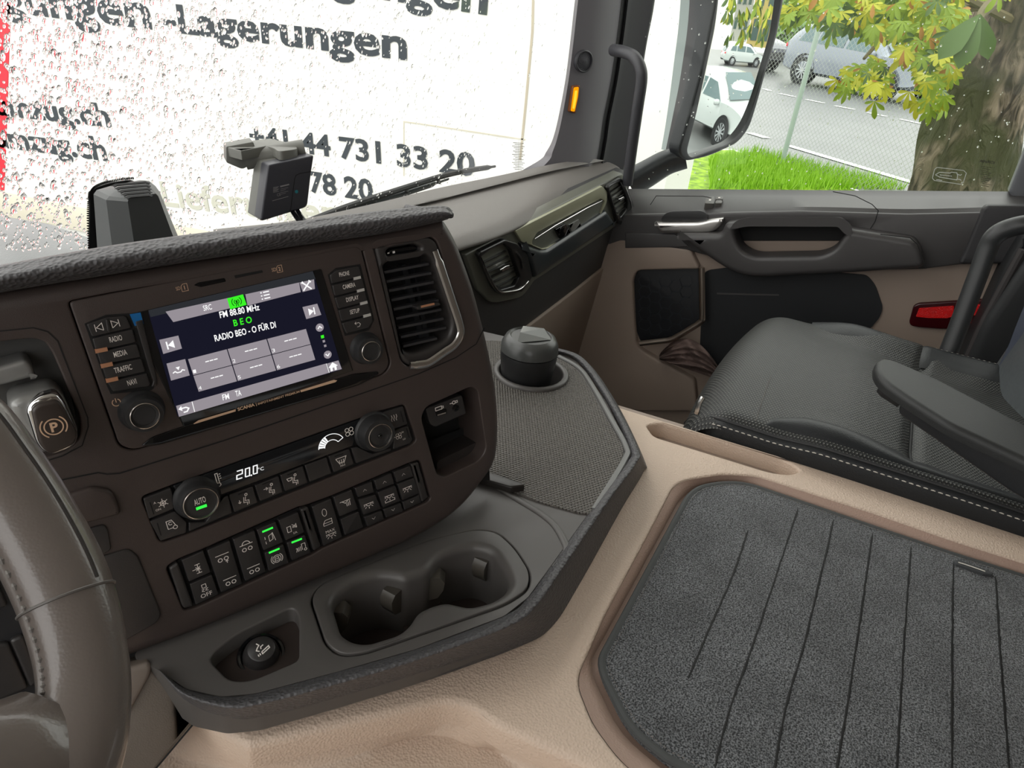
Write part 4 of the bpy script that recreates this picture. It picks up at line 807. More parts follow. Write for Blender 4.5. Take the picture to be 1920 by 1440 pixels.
bn = n_.new('ShaderNodeBump'); bn.inputs['Strength'].default_value = 1; bn.inputs['Distance'].default_value = .003; l_.new(t1.outputs['Fac'], bn.inputs['Height']); l_.new(bn.outputs[0], bs.inputs['Normal'])
b = MB(); b.prism(MP, uvl(MP, MO), top=.006, base=-.004, r=.004, bev=.002, mode='uv'); b.build('pile', CARP, cm)
L = [MP.w(p.x, p.y, .004) for p in resamp(inset(mo, .001), 300)]
b = MB(); b.tube(L, .0042, 8, closed=True, squash=.8, upv=(0, 0, 1)); b.build('edge_binding', mat('binding_grey', srgb(66, 68, 68), .7, bump=('noise', 1500, .5, .0005)), cm)
L2 = resamp(inset(mo, .0065), 900); b = MB()
for i in range(0, 900, 2):
    p, q = L2[i], L2[(i+1) % 900]; q = p.lerp(q, 1.0)
    b.tube([MP.w(p.x, p.y, .0068), MP.w(q.x, q.y, .0068)], .0005, 4)
b.build('edge_stitching', STITCHG, cm)
for ln in ([(710, 265), (640, 470), (560, 650), (500, 790), (445, 920)], [(930, 170), (870, 350), (800, 560), (720, 800), (620, 1080), (560, 1320)], [(1085, 220), (1000, 580), (940, 820), (870, 1060), (825, 1320)], [(1255, 282), (1200, 660), (1150, 1000), (1095, 1330)], [(1425, 340), (1395, 740), (1360, 1340)], [(1610, 410), (1605, 760), (1605, 1340)], [(1795, 470), (1820, 860), (1858, 1340)], [(1990, 540), (2040, 900), (2110, 1340)]):
    b = MB(); P = crom([V((x, y, 0)) for x, y in ZH(ln)], 40); P = [MP.p(p.x + random.uniform(-.7, .7), p.y, .0062) for p in P]
    b.tube(P, [.0004]+[.0011+random.uniform(-.0003, .0003) for _ in range(38)]+[.0004], 6, squash=.5, upv=(0, 0, 1)); b.build('groove', GAP, cm)
b = MB(); b.prism(MP, uvl(MP, ZH([(1608, 405, .001), (1630, 400, .001), (1785, 458, .002), (1778, 468, .001), (1740, 462), (1620, 418)]), .008), top=.010, base=.004, mode='uv', bev=.001, r=.001); k = b.build('fabric_tag', mat('tag_dark', srgb(60, 62, 64), .6), cm)
t = MB(); t.stroke(MP, ZH([(1632, 408), (1665, 418), (1700, 430), (1750, 448)]), .0022, .0106); t.build('tag_thread', STITCH, k, fix=False)

# =============== passenger seat ===============
st = thing('passenger_seat', 'black leather and perforated fabric passenger seat behind the beige console', 'seat')
FAB = dots_mat('perforated_fabric', srgb(26, 27, 27), srgb(118, 118, 112), .0042, ((1, 0, 0), (0, 1, 0)), .5, r=.15, st=.2)
X0, X1, Y0, Y1 = .944, 1.45, -.40, .150
SZ = -.517
def seatz(x, y):
    u = (x-X0)/(X1-X0); z = SZ + .014*math.sin(math.pi*min(1, max(0, u)))
    sm = lambda a, b_, t: max(0, min(1, (t-a)/(b_-a)))**2*(3-2*max(0, min(1, (t-a)/(b_-a))))
    z += .006*sm(.20, .08, u)*sm(.02, -.06, y)*sm(-.5, -.2, y)  # near bolster
    z += .020*sm(.76, .93, u)*sm(.05, -.06, y)
    z -= .020*sm(-.06, -.22, y)*(1-sm(.0, .15, abs(u-.5)*2-.8))
    # seam valley
    z -= .010*math.exp(-((y+.165)/.008)**2)*sm(.02, .2, u)
    d = max(0, y-(Y1-.07))/.07; z -= .075*(1-math.sqrt(max(0, 1-d*d))) if d > 0 else 0
    e = max(0, (X0+.03)-x)/.03; z -= .018*(1-math.sqrt(max(0, 1-min(1, e)**2)))
    e = max(0, x-(X1-.05))/.05; z -= .05*(1-math.sqrt(max(0, 1-min(1, e)**2)))
    return z
NX, NY = 60, 90
def yfront(x): return -.012*((x-X0)/(X1-X0)-.3)**2*4
grid = {}
def region(i0, i1, name, m):
    rows = []
    for j in range(NY+1):
        t = j/NY; y = Y0 + (Y1-Y0)*(1-(1-t)**1.6)
        rows.append([V((X0+(X1-X0)*i/NX, y+yfront(X0+(X1-X0)*i/NX), seatz(X0+(X1-X0)*i/NX, y))) for i in range(i0, i1+1)])
    rows.append([v - V((0, .004, .09)) for v in rows[-1]])
    b = MB(); b.loft(rows)
    return b, rows
b, R_ = region(0, NX, 'cushion', FAB); b.build('cushion', FAB, st, ang=60)
b = MB()
# near leather bolster lying along the piping, starts part-way back
def bol(x0, x1, ys, hh):
    rows = []
    for y in ys:
        k = min(1, max(0, (.03-y)/.05)); k = math.sqrt(k) if k > 0 else 0; w_ = x0 + (x1-x0)*(.25+.75*k) if x1 > x0 else x0+(x1-x0)*(.2+.8*k)
        rows.append([V((x0+(w_-x0)*t, y, seatz(x0+(w_-x0)*t, y)-.003+(.003+hh*k)*math.sin(math.pi*t)**.7)) for t in [q/12 for q in range(13)]])
    return rows
b.loft(bol(X0+.015, X0+.068, [.03-.43*q/50 for q in range(51)], .008)); b.build('side_bolster', LEATH, st, ang=70)
b = MB(); b.loft(bol(X1-.002, X1-.09, [.02-.42*q/50 for q in range(51)], .002)); b.build('side_bolster', LEATH, st, ang=70)
# outer side with piping
ys = [Y1-.075 - (Y1-Y0-.075)*q/60 for q in range(61)]
front = [(X0+.001+.0*q, 0) for q in range(3)]
edge = []
for q in range(91):
    t = q/90; y = Y0 + (Y1-Y0-.004)*t; edge.append(V((X0+.004 + (.02*max(0, (y-.08)/.045)**2 if y > .08 else 0), y, seatz(X0+.006, y)-.001)))
rows = [[v + V((.006, 0, 0)) for v in edge], edge, [v + V((-.004, 0, -.008)) for v in edge], [v + V((-.006, 0, -.025)) for v in edge], [v + V((-.002, -.004, -.09)) for v in edge]]
b = MB(); b.loft(rows); b.build('side_panel', LEATH, st, ang=70)
b = MB(); b.tube([v+V((.003, 0, .001)) for v in edge], .003, 8); b.build('piping', mat('piping_black', srgb(22, 22, 24), .5), st)
def stitches(path, step, off, name='stitching', r=.0009, m=STITCH):
    b = MB(); acc = 0; L = [V(p)+V(off) for p in path]; L = crom(L, 800); d = 0; on = L[0]
    i = 0
    while i < 799:
        j = i
        while j < 799 and (L[j]-L[i]).length < step*.62: j += 1
        b.tube([L[i], L[i].lerp(L[j], .5)+V((0, 0, r*.3)), L[j]], [r*.6, r, r*.6], 5)
        k = j
        while k < 799 and (L[k]-L[i]).length < step: k += 1
        i = k
    return b.build(name, m, st)
stitches(edge, .0085, (.010, 0, .0035)); stitches(edge, .0085, (-.0045, 0, -.006))
stitches([V((X1-.012, y, seatz(X1-.012, y))) for y in [.02-.35*q/20 for q in range(21)]], .0085, (0, 0, .003))
stitches([V((X0+.02+.45*t, .045+.006*math.sin(3*t), seatz(X0+.02+.45*t, .045))) for t in [q/20 for q in range(7)]], .004, (0, 0, .0006), r=.0006, m=STITCHG)
b = MB(); b.tube([V((x, -.165, seatz(x, -.165)+.004)) for x in [X0+.05+.3*q/20 for q in range(21)]], .0022, 6); b.build('cross_seam', GAP, st)
b = MB(); b.box((1.2, -.14, -.68), (.2, 0, 0), (0, .2, 0), (0, 0, .06)); b.box((1.2, -.14, -.92), (.16, 0, 0), (0, .17, 0), (0, 0, .18)); b.build('seat_base', RUB, st)
# backrest
def bx(x, y, X): return PX(x, y, X)
b = MB(); cB = PX(1960, 760, 1.16)
rows = []
for j in range(16):
    t = j/15; z = -.62 + .75*t; yc = -.335 - .10*t; row = []
    for i in range(17):
        a = math.pi*i/16; s_ = i/16
        x = 1.02 + .42*s_; bul = .055*(abs(math.cos(a))**.6)
        row.append(V((x, yc + bul - .004*math.sin(9*z), z)))
    rows.append([row[0]+V((-.005, -.10, 0)), row[0]+V((-.02, -.04, 0))] + row + [row[-1]+V((.02, -.04, 0)), row[-1]+V((.005, -.10, 0))])
b.loft(rows, nu=50, nv=30); b.build('backrest', mat('backrest_leather', srgb(76, 80, 82), .45, bump=('noise', 26, .35, .01)), st, ang=70)
# armrest
ar = thing('armrest', 'long dark armrest folded down on the near side of the passenger seat', 'armrest')
AP = Plane((0, 0, -.375), (0, 0, 1), (1, 0, 0))
b = MB(); b.prism(AP, ZQ([(8, 215, .02), (10, 140, .012), (60, 115, .012), (160, 138, .03), (480, 275), (1120, 610), (1600, 870), (1600, 1150), (1120, 880), (560, 620), (260, 430), (70, 300, .03)]), top=0, base=-.014, bev=.008, r=.01, seg=8, bseg=6); b.build('pad', mat('armrest_black', srgb(36, 37, 37), .5, spec=.35, bump=('grain', 900, .2, .0004)), ar)
_e = PZ(1920, 862, -.392)-PZ(1690, 752, -.392); AP2 = Plane(PZ(1740, 778, -.392), _e.cross(V((0, 0, 1))), _e)
b = MB(); b.prism(AP2, ZQ([(172, 520, .004), (190, 450, .01), (222, 425, .006), (300, 450), (600, 620), (1120, 880), (1500, 1060), (1500, 1500), (1120, 1190, .01), (1000, 1120), (185, 555, .008)]), top=0, base=-.028, bev=.004, r=.004); b.build('side_plate', mat('armrest_side', srgb(34, 35, 37), .5, bump=('grain', 1100, .2, .0004)), ar)
b = MB(); a0 = PX(*ZQ([(40, 345)])[0], .93); a1 = PX(*ZQ([(200, 455)])[0], .92); b.tube([a0, a0.lerp(a1, .25), a1], [.008, .0105, .0095], 14, squash=.8); b.build('adjuster_wheel', mat('armrest_side', None), ar)
b = MB(); b.tube([PX(*ZQ([(22, 268)])[0], .92), PX(*ZQ([(150, 350)])[0], .91), PX(*ZQ([(230, 420)])[0], .905)], .0022, 6); b.build('trim_line', CHR, ar)
# seat belt
bt = thing('seat_belt', 'dark blue-grey seat belt webbing hanging beside the passenger backrest', 'seat belt')
Q = [[(1925, 562), (1990, 600)], [(1905, 612), (1945, 645)], [(1888, 655), (1923, 685)], [(1860, 705), (1893, 728)], [(1818, 742), (1856, 757)], [(1795, 775), (1835, 795)]]
b = MB(); rowsq = [[PX(*q[0], 1.42), PX(*q[1], 1.40)] for q in Q]; rowsq = [[r[0], r[0].lerp(r[1], .5)+V((-.002, 0, 0)), r[1]] for r in rowsq]
rowsb = [[v + V((.0015, 0, 0)) for v in r] for r in rowsq]
b.loft(rowsq, nv=24); b.loft(rowsb, nv=24); b.build('webbing', mat('webbing', srgb(58, 64, 78), .5, bump=('noise', 2000, .6, .0006)), bt)
b = MB(); b.blob(PX(1868, 750, 1.38), (.03, 0, 0), (0, .025, 0), (0, 0, .012), pw=.6); b.build('anchor', GLOSS, bt)

# =============== passenger door ===============
dr = bpy.data.objects.new('door_1', None); COL.objects.link(dr); dr['kind'] = 'structure'
DBLK = mat('door_black', srgb(66, 64, 64), .42, bump=('grain', 1000, .2, .0005))
b = MB(); b.prism(DP, [(1150, 418), (2050, 412), (2050, 1100), (1000, 1100), (1000, 700), (1150, 480)], [ZE([(500, 310), (1130, 310), (1130, 480), (500, 480)])], top=0, base=-.05, r=.002); b.build('door_skin', BEIGED, dr)
b = MB(); rows = [[PX(x, 354 + (x-1180)*.007, 1.80) for x in (1150, 1180, 1300, 1500, 1700, 1880, 2050)], [PX(x, 361 + (x-1180)*.007, 1.785) for x in (1150, 1180, 1300, 1500, 1700, 1880, 2050)],
  [PX(x, 366+(x-1180)*.006, 1.77) for x in (1150, 1180, 1300, 1500, 1700, 1880, 2050)], [PX(x, y, 1.70) for x, y in ((1150, 398), (1180, 399), (1300, 396), (1500, 388), (1700, 392), (1880, 388), (2050, 388))],
  [PX(x, y, 1.682) for x, y in ((1150, 412), (1180, 412), (1300, 408), (1500, 402), (1700, 410), (1880, 402), (2050, 400))]]
b.loft(rows, nu=40); b.build('window_sill', DBLK, dr, ang=25)
b = MB(); b.prism(DP, [(1140, 404), (1500, 396), (1700, 402), (2060, 394), (2060, 482), (1860, 486), (1800, 496), (1730, 505), (1450, 512), (1290, 470), (1140, 468)], [ZE([(545, 345, .01), (570, 310, .01), (620, 295, .02), (1040, 295, .02), (1078, 315, .01), (1080, 350, .02), (1020, 428, .03), (955, 455, .02), (640, 460, .02), (575, 420, .03)])], top=.018, base=0, bev=.004, r=.006, seg=6); b.build('upper_panel', DBLK, dr)
b = MB(); b.prism(DP, ZE([(268, 352, .004), (480, 352, .01), (505, 300, .012), (545, 298, .01), (600, 285), (1060, 285, .02), (1095, 330, .01), (1240, 352, .01), (1400, 378, .01), (1432, 420, .02), (1458, 515, .02), (1100, 538), (640, 562, .04), (540, 538, .04), (440, 475, .03)]), [ZE([(540, 345, .01), (565, 305, .01), (620, 293, .02), (1040, 293, .02), (1080, 315, .01), (1082, 350, .02), (1022, 430, .03), (958, 457, .02), (640, 462, .03), (572, 425, .03)])], top=.055, base=.0, bev=.014, hbev=.010, r=.012, seg=7, bseg=6); b.build('armrest', DBLK, dr, ang=45)
b = MB(); b.flat(DP, ZE([(480, 280), (1120, 280), (1120, 384), (480, 384)]), -.02); b.build('pull_pocket', GAP, dr)
b = MB(); b.prism(DP, ZE([(480, 384), (1120, 384), (1120, 480), (480, 480)]), top=-.015, base=-.03, r=.001); b.build('pocket_floor', BEIGED, dr)
b = MB(); b.prism(DP, ZE([(195, 290, .01), (215, 255, .01), (250, 243, .01), (395, 240, .01), (425, 260, .01), (420, 290)]), top=.022, base=.017, bev=.001, r=.004); b.build('handle_recess', mat('recess_dark', srgb(44, 44, 45), .4), dr)
P = crom([DP.p(*q, .035) for q in ZE([(168, 305), (240, 308), (330, 308), (400, 300), (455, 288), (492, 283)])], 30)
b = MB(); b.prism(DP, ZE([(165, 297, .002), (380, 297, .03), (440, 281, .02), (496, 276, .004), (486, 308, .01), (450, 342, .015), (400, 348, .02), (195, 348, .008)]), top=.036, base=.018, bev=.008, r=.004, seg=6, bseg=6); b.build('door_handle', mat('handle_metal', (.62, .6, .58, 1), .3, metal=.9), dr)
b = MB(); b.prism(DP, ZE([(30, 345), (268, 352), (335, 412), (30, 418)]), top=.022, base=.01, bev=.002, r=.003); b.build('front_cover', DBLK, dr)
b = MB(); b.prism(DP, ZE([(400, 525, .02), (600, 500), (1175, 545, .01), (1215, 590, .03), (1252, 700, .02), (1238, 745, .02), (1130, 868, .02), (1000, 1000), (380, 1000)]), top=.004, base=-.004, r=.004); b.build('dark_insert', mat('insert_black', srgb(26, 28, 31), .6), dr)
b = MB(); b.stroke(DP, ZE([(465, 633), (620, 637), (760, 640)]), .004, .006, thick=.004); b.build('pocket_line', DBLK, dr)
b = MB(); b.stroke(DP, ZE([(150, 212), (178, 170), (400, 172), (440, 180)]), .0015, .0, 0); b.build('seam', GAP, dr, fix=False)
b = MB(); b.stroke(DP, ZE([(1015, 150), (1120, 170), (1200, 210), (1230, 240), (1215, 290), (1180, 345)]), .0016, .0195); b.stroke(DP, ZE([(1240, 352), (1380, 368), (1415, 400), (1440, 470), (1456, 515)]), .0016, .0556); b.build('seam', GAP, dr, fix=False)
b = MB(); b.prism(DP, ZR([(730, 110, .01), (760, 92, .01), (1300, 92), (1300, 480), (560, 492), (600, 420)]), top=.028, base=.01, bev=.006, r=.01); b.build('rear_upper_panel', mat('door_dark', srgb(46, 45, 47), .5, bump=('grain', 1000, .2, .0005)), dr)
# switches on the sill
SILL = Plane(PX(1350, 378, 1.745), (PX(1300, 396, 1.70)-PX(1300, 366, 1.77)).cross(V((0, 1, 0))), (0, -1, 0))
for q in ([(408, 205), (415, 175), (455, 172), (452, 207)], [(458, 187), (462, 172), (497, 172), (494, 187)], [(456, 205), (460, 190), (492, 190), (488, 205)], [(640, 205), (645, 190), (685, 190), (682, 206)], [(690, 205), (697, 175), (745, 172), (738, 207)]):
    b = MB(); b.prism(SILL, ZE(q), top=.012, base=-.01, bev=.001, r=.004); b.build('window_switch', mat('switch_grey', srgb(84, 82, 78), .4), dr)
b = MB(); b.flat(SILL, ZE([(602, 207), (606, 190), (640, 190), (637, 207)]), .0115); b.build('switch_gap', GAP, dr)
t = MB(); t.flat(SILL, ZE([(428, 186), (438, 186), (437, 192), (427, 192)]), .0124); t.flat(SILL, ZE([(472, 176), (482, 176), (481, 180), (471, 180)]), .0124); t.flat(SILL, ZE([(656, 196), (668, 196), (667, 200), (655, 200)]), .0124); t.flat(SILL, ZE([(708, 180), (730, 179), (729, 184), (707, 185)]), .0124); t.flat(SILL, ZE([(706, 195), (728, 194), (727, 199), (705, 200)]), .0124); t.build('switch_marks', MARK, dr, fix=False)
# front lower door moulding, speaker and reflector
b = MB(); b.prism(DP, ZK([(-300, 60), (330, -160), (1000, -60), (1090, 128), (480, 140, .02), (440, 240, .01), (460, 650), (480, 880, .02), (640, 980, .03), (1040, 1200, .01), (1060, 1500), (-300, 1500)]), top=.02, base=-.01, bev=.006, r=.01); b.build('lower_moulding', BEIGED, dr)
sp = thing('door_speaker', 'dark honeycomb speaker grille with a bronze metal edge, low in the door', 'speaker')
b = MB(); b.prism(DP, ZK([(440, 130), (1090, 90), (1090, 640), (830, 800), (520, 830), (470, 700)]), top=.006, base=0, r=.01, bev=.002); b.build('grille', mat('grille_black', srgb(20, 22, 26), .5), sp)
b = MB()
for i in range(5):
    for j in range(5):
        c = ZK([(560+i*100, 240+j*105+(i % 2)*52)])[0]; u, v_ = DP.px(*c, .007); b.stroke(DP, [(u+.017*math.cos(math.radians(60*k)), v_+.017*math.sin(math.radians(60*k))) for k in range(6)], .0016, .007, closed=True, mode='uv')
b.build('honeycomb', mat('grille_ribs', srgb(36, 40, 46), .5), sp, fix=False)
P = [DP.p(*q, .03) for q in ZK([(1108, 112), (1112, 300), (1116, 600), (1112, 625), (1060, 665), (960, 725), (840, 795), (790, 812), (514, 845)])]
b = MB(); P2 = []
for a, c in zip(P[:-1], P[1:]): P2 += [a.lerp(c, q/6) for q in range(6)]
P2.append(P[-1]); b.tube(P2, .0075, 8, squash=.7, upv=DP.n); b.build('metal_edge', mat('bronze_edge', (.55, .47, .4, 1), .3, metal=1), sp, ang=60)
rf = thing('door_reflector', 'red reflector panel in a dark red frame on the lower rear of the door', 'reflector')
b = MB(); b.prism(DP, ZR([(232, 880, .01), (262, 770, .015), (300, 752, .01), (800, 722), (800, 930), (430, 925), (300, 915), (245, 905, .01)]), top=.008, base=-.002, bev=.003, r=.006); b.build('frame', mat('dark_red', srgb(58, 8, 14), .25), rf)
RED = mat('reflector_red', srgb(225, 12, 14), .35, bump=('pebble', 350, .8, .002), emit=None)
b = MB(); b.prism(DP, ZR([(278, 842), (300, 785), (535, 768), (530, 838), (490, 852), (360, 850)]), top=.010, base=.006, r=.002); b.prism(DP, ZR([(600, 835), (635, 765), (728, 758), (700, 832)]), top=.010, base=.006, r=.002); b.prism(DP, ZR([(580, 872), (668, 876), (664, 888), (576, 884)]), top=.009, base=.006, r=.001); b.build('reflective_strip', RED, rf)
t = MB(); text(t, DP, 'SCANIA', *ZR([(560, 864), (660, 866)]), 4.5, .0095, 0, .02); t.build('lettering', RED, rf, fix=False)
# crumpled cloth in the pocket
cl = MB(); cc = DP.p(1305, 672, .035); random.seed(3)
nu, nv = 64, 40; vs = []
for j in range(nv+1):
    for i in range(nu+1):
        u, v_ = i/nu, j/nv
        q = ZK([(700+680*u, 960+230*u - 260*math.sin(math.pi*min(1, u*1.1))**.8*(1-v_)+ 40*v_)])[0]
        fold = .010*math.sin(9*u+5*v_+2*math.sin(7*v_)) + .007*math.sin(21*u-8*v_) + .004*math.sin(33*v_+12*u)
        vs.append(DP.p(q[0], q[1], .035 + .02*math.sin(math.pi*u)*math.sin(math.pi*v_) + fold))
cl.add(vs, [(j*(nu+1)+i, j*(nu+1)+i+1, (j+1)*(nu+1)+i+1, (j+1)*(nu+1)+i) for j in range(nv) for i in range(nu)])
tag(cl.build('crumpled_cloth', mat('brown_cloth', srgb(112, 94, 88), .9, bump=('noise', 60, .8, .006)), ang=70), 'crumpled grey-brown cloth stuffed in the door pocket in front of the seat', 'cloth')
# hinge bracket on the seat front
MB().tube([PX(1318, 745, .96), PX(1312, 755, .955), PX(1306, 775, .955)], .004, 8).build('seat_handle', CHR, st)

# =============== pillar, grab bars ===============
pl_ = bpy.data.objects.new('trim_1', None); COL.objects.link(pl_); pl_['kind'] = 'structure'
PW = Plane(PX(1060, 200, 1.60), (-.55, -.84, 0), (1, -.3, 0)) 
PILM = mat('pillar_grey', srgb(100, 98, 102), .5)
def col(a, c): return [a[0]+(c[0]-a[0])*t for t in ()]
ys_ = [-160, 0, 80, 150, 220, 262, 285, 300, 330]
L1 = [1098, 1078, 1069, 1060, 1047, 1036, 1024, 1012, 960]
L1b = [1104, 1084, 1075, 1066, 1054, 1044, 1036, 1030, 1000]
L2 = [1162, 1145, 1136, 1129, 1117, 1112, 1108, 1106, 1102]
L3 = [1184, 1166, 1156, 1146, 1132, 1126, 1122, 1119, 1112]
L4 = [1244, 1226, 1211, 1200, 1190, 1183, 1178, 1173, 1165]
rows = [[PW.p(x, y, -.03) for x, y in zip(L1, ys_)], [PW.p(x, y, 0) for x, y in zip(L1b, ys_)], [PW.p(x, y, .006) for x, y in zip([(a+c)/2 for a, c in zip(L1b, L2)], ys_)], [PW.p(x, y, 0) for x, y in zip(L2, ys_)], [PW.p(x, y, -.03) for x, y in zip(L3, ys_)]]
b = MB(); b.loft(rows, nu=40); b.build('pillar_cover', PILM, pl_, ang=30)
b = MB(); b.loft([[PW.p(x, y, -.028) for x, y in zip(L3, ys_)], [PW.p(x+8, y, -.032) for x, y in zip(L3, ys_)], [PW.p(x+12, y, -.025) for x, y in zip(L3, ys_)], [PW.p(x+20, y, -.036) for x, y in zip(L3, ys_)], [PW.p(x, y, -.04) for x, y in zip(L4, ys_)], [PW.p(x+2, y, -.09) for x, y in zip(L4, ys_)]], nu=40); b.build('door_seal', RUB, pl_, ang=30)
tw = thing('tweeter_speaker', 'round grey tweeter speaker on the windscreen pillar above the amber lamp', 'speaker')
c = PW.p(*ZG([(432, 435)])[0], .006)
b = MB(); b.lathe(c, PW.n, [(.0235, -.006), (.0235, .004), (.021, .006), (.0195, .005), (.0195, .002), (0, .003)], 36); b.build('ring', mat('tweeter_ring', srgb(52, 52, 56), .45), tw)
b = MB(); b.lathe(c, PW.n, [(.0185, .0025), (.012, .004), (.008, .0055), (.004, .0075), (0, .008)], 30); b.build('mesh_cover', dots_mat('tweeter_mesh', srgb(64, 64, 70), srgb(20, 20, 22), .0022, ((1, 0, 0), (0, 0, 1)), .5), tw)
al = thing('amber_lamp', 'glowing amber warning lamp on the windscreen pillar below the round tweeter', 'lamp')
b = MB(); b.prism(PW, ZG([(333, 795), (360, 612), (410, 606), (402, 690), (378, 808)]), top=.010, base=0, bev=.002, r=.003); b.build('housing', mat('lamp_housing', srgb(110, 60, 20), .3), al)
b = MB(); b.prism(PW, ZG([(345, 790), (368, 622), (402, 618), (395, 690), (372, 795)]), top=.013, base=.008, bev=.002, r=.003); b.build('lens', emis('amber_glow', srgb(255, 165, 10), 1.0), al)
b = MB(); b.prism(PW, ZG([(356, 770), (374, 645), (390, 643), (384, 700), (368, 775)]), top=.0145, base=.012, bev=.001, r=.002); b.build('bright_core', emis('amber_core', srgb(255, 225, 60), 1.0), al)
gb = thing('grab_handle', 'bent black grab handle running down the windscreen pillar to the dash', 'grab handle')
P = crom([PX(*q[:2], q[2]) for q in [(1150, 94, 1.63), (1168, 97, 1.60), (1188, 106, 1.58), (1200, 125, 1.57), (1203, 150, 1.57), (1196, 200, 1.58), (1186, 270, 1.60), (1176, 345, 1.62)]], 50)
b = MB(); b.tube(P, .0125, 14); b.build('bar', mat('bar_grey', srgb(62, 62, 66), .45), gb)
g2 = thing('grab_handle', 'curved black tubular grab bar at the rear of the passenger door, beside the seat', 'grab handle')
P = crom([PX(*q[:2], q[2]) for q in [(1995, 425, 1.52), (1935, 420, 1.50), (1892, 428, 1.50), (1866, 442, 1.50), (1852, 465, 1.50), (1832, 520, 1.49), (1798, 610, 1.47), (1756, 720, 1.44), (1745, 750, 1.43)]], 60)
b = MB(); b.tube(P, .0165, 16); b.build('bar', mat('bar_dark', srgb(48, 49, 50), .4), g2)
# rear door post
po = bpy.data.objects.new('trim_2', None); COL.objects.link(po); po['kind'] = 'structure'
RP = Plane((1.62, 0, 0), (-1, 0, 0), (0, -1, 0))
b = MB(); b.prism(RP, ZR([(1030, 260), (1040, 400), (700, 1010), (560, 1300), (470, 1275), (560, 1160), (730, 830), (880, 500)]), top=.0, base=-.08, bev=.008, r=.02); b.build('door_seal', RUB, po)
b = MB(); b.prism(RP, ZR([(1100, 330), (1000, 480), (720, 900), (560, 1300), (580, 1420), (1400, 1420), (1400, 250)]), top=.03, base=-.05, bev=.02, r=.02, bseg=5); b.build('post_cover', mat('post_dark', srgb(50, 51, 52), .42), po)
b = MB(); b.tube(crom([RP.p(*q, .01) for q in ZR([(1005, 390), (880, 620), (740, 880), (640, 1100), (560, 1250), (500, 1290)])], 30), .0085, 10); b.build('seal_lip', mat('seal_grey', srgb(58, 54, 54), .6), po)
b = MB(); b.prism(Plane((1.80, 0, 0), (-1, 0, 0), (0, -1, 0)), ZR([(905, 0, .004), (925, 35), (1020, 70), (1500, 70), (1500, -900), (1240, -900), (985, -200)]), top=.02, base=-.01, bev=.006, r=.01); b.build('window_post', mat('post_grey', srgb(96, 98, 102), .5), po)

# =============== steering wheel ===============
wh = thing('steering_wheel', 'leather-wrapped steering wheel with pale stitching, close up at bottom left', 'steering wheel')
tl = math.radians(42); WN = V((0, -math.sin(tl), math.cos(tl)))
WPn = Plane(ray(150, 1200)*.33, WN, (1, 0, 0))
RC = [(x-8, y, w_*.9) for x, y, w_ in [(-330, 700, 84), (-180, 735, 84), (-70, 800, 84), (0, 885, 84), (62, 975, 83), (115, 1075, 84), (146, 1160, 82), (163, 1240, 79), (166, 1310, 80), (150, 1400, 86), (115, 1480, 90), (40, 1580, 90)]]
k_ = 1331/1.0
pc = [WPn.p(x, y) for x, y, _ in RC]; rc = []
for i, (x, y, w_) in enumerate(RC): rc.append(w_*.95*pc[i].length/1331*.93)
pc = crom(pc, 80); rcs = [p.x for p in crom([V((r, 0, 0)) for r in rc], 80)]
b = MB(); b.tube(pc, rcs, 28, squash=.85, upv=WN); b.build('rim', WHEELL, wh, ang=80)
# rest of the rim, out of frame
cW = pc[40] + V((-.2, 0, 0)) + (WN.cross(V((1, 0, 0))))*0
# spoke and hub
a = WPn.p(150, 1370); c = WPn.p(-120, 1520); b = MB(); b.tube([WPn.p(125, 1345), WPn.p(70, 1420), WPn.p(-10, 1475), WPn.p(-140, 1530)], [.018, .026, .030, .036], 20, squash=.6, upv=WN); b.build('spoke', WHEELL, wh, ang=80)
b = MB(); b.lathe(WPn.p(-900, 1350, -.02), WN, [(.0, .0), (.075, 0), (.08, .01), (.07, .025), (.04, .032), (0, .034)], 40); b.build('hub', WHEELL, wh)
def ring_at(idx, ang0, ang1, rr, name, m):
    i = idx; t = (pc[i+1]-pc[i-1]).normalized(); N = (WN - t*WN.dot(t)).normalized(); Bn = t.cross(N); b = MB()
    pts = [pc[i] + N*math.cos(a)*rcs[i]*.85*1.012 + Bn*math.sin(a)*rcs[i]*1.012 for a in [ang0+(ang1-ang0)*q/24 for q in range(25)]]
    b.tube(pts, rr, 6); return b.build(name, m, wh)
ix = min(range(80), key=lambda i: abs((pc[i].dot(CU)/pc[i].dot(CD))*-1331+720-1130))
ring_at(ix, -2.2, 2.2, .0006, 'seam', mat('seam_leather', srgb(96, 92, 88), .4))
# lengthwise seam on the upper half and thread along the inner edge
def along(i0, i1, a, rr, name, m, dash=0):
    b = MB(); P = []
    for i in range(i0, i1):
        t = (pc[min(79, i+1)]-pc[i-1]).normalized(); N = (WN - t*WN.dot(t)).normalized(); Bn = t.cross(N)
        P.append(pc[i] + N*math.cos(a)*rcs[i]*.85*1.004 + Bn*math.sin(a)*rcs[i]*1.004)
    if dash:
        P = crom(P, dash*2)
        for q in range(0, dash*2-1, 2): b.tube([P[q], P[q].lerp(P[q+1], .5)+WN*rr*.6, P[q+1]], [rr*.6, rr, rr*.6], 6)
    else: b.tube(P, rr, 6)
    return b.build(name, m, wh)
along(6, ix, -.5, .0007, 'lengthwise_seam', mat('seam_dark', srgb(44, 41, 39), .5))
along(12, 66, 1.2, .0009, 'stitching', STITCHG, dash=30) 

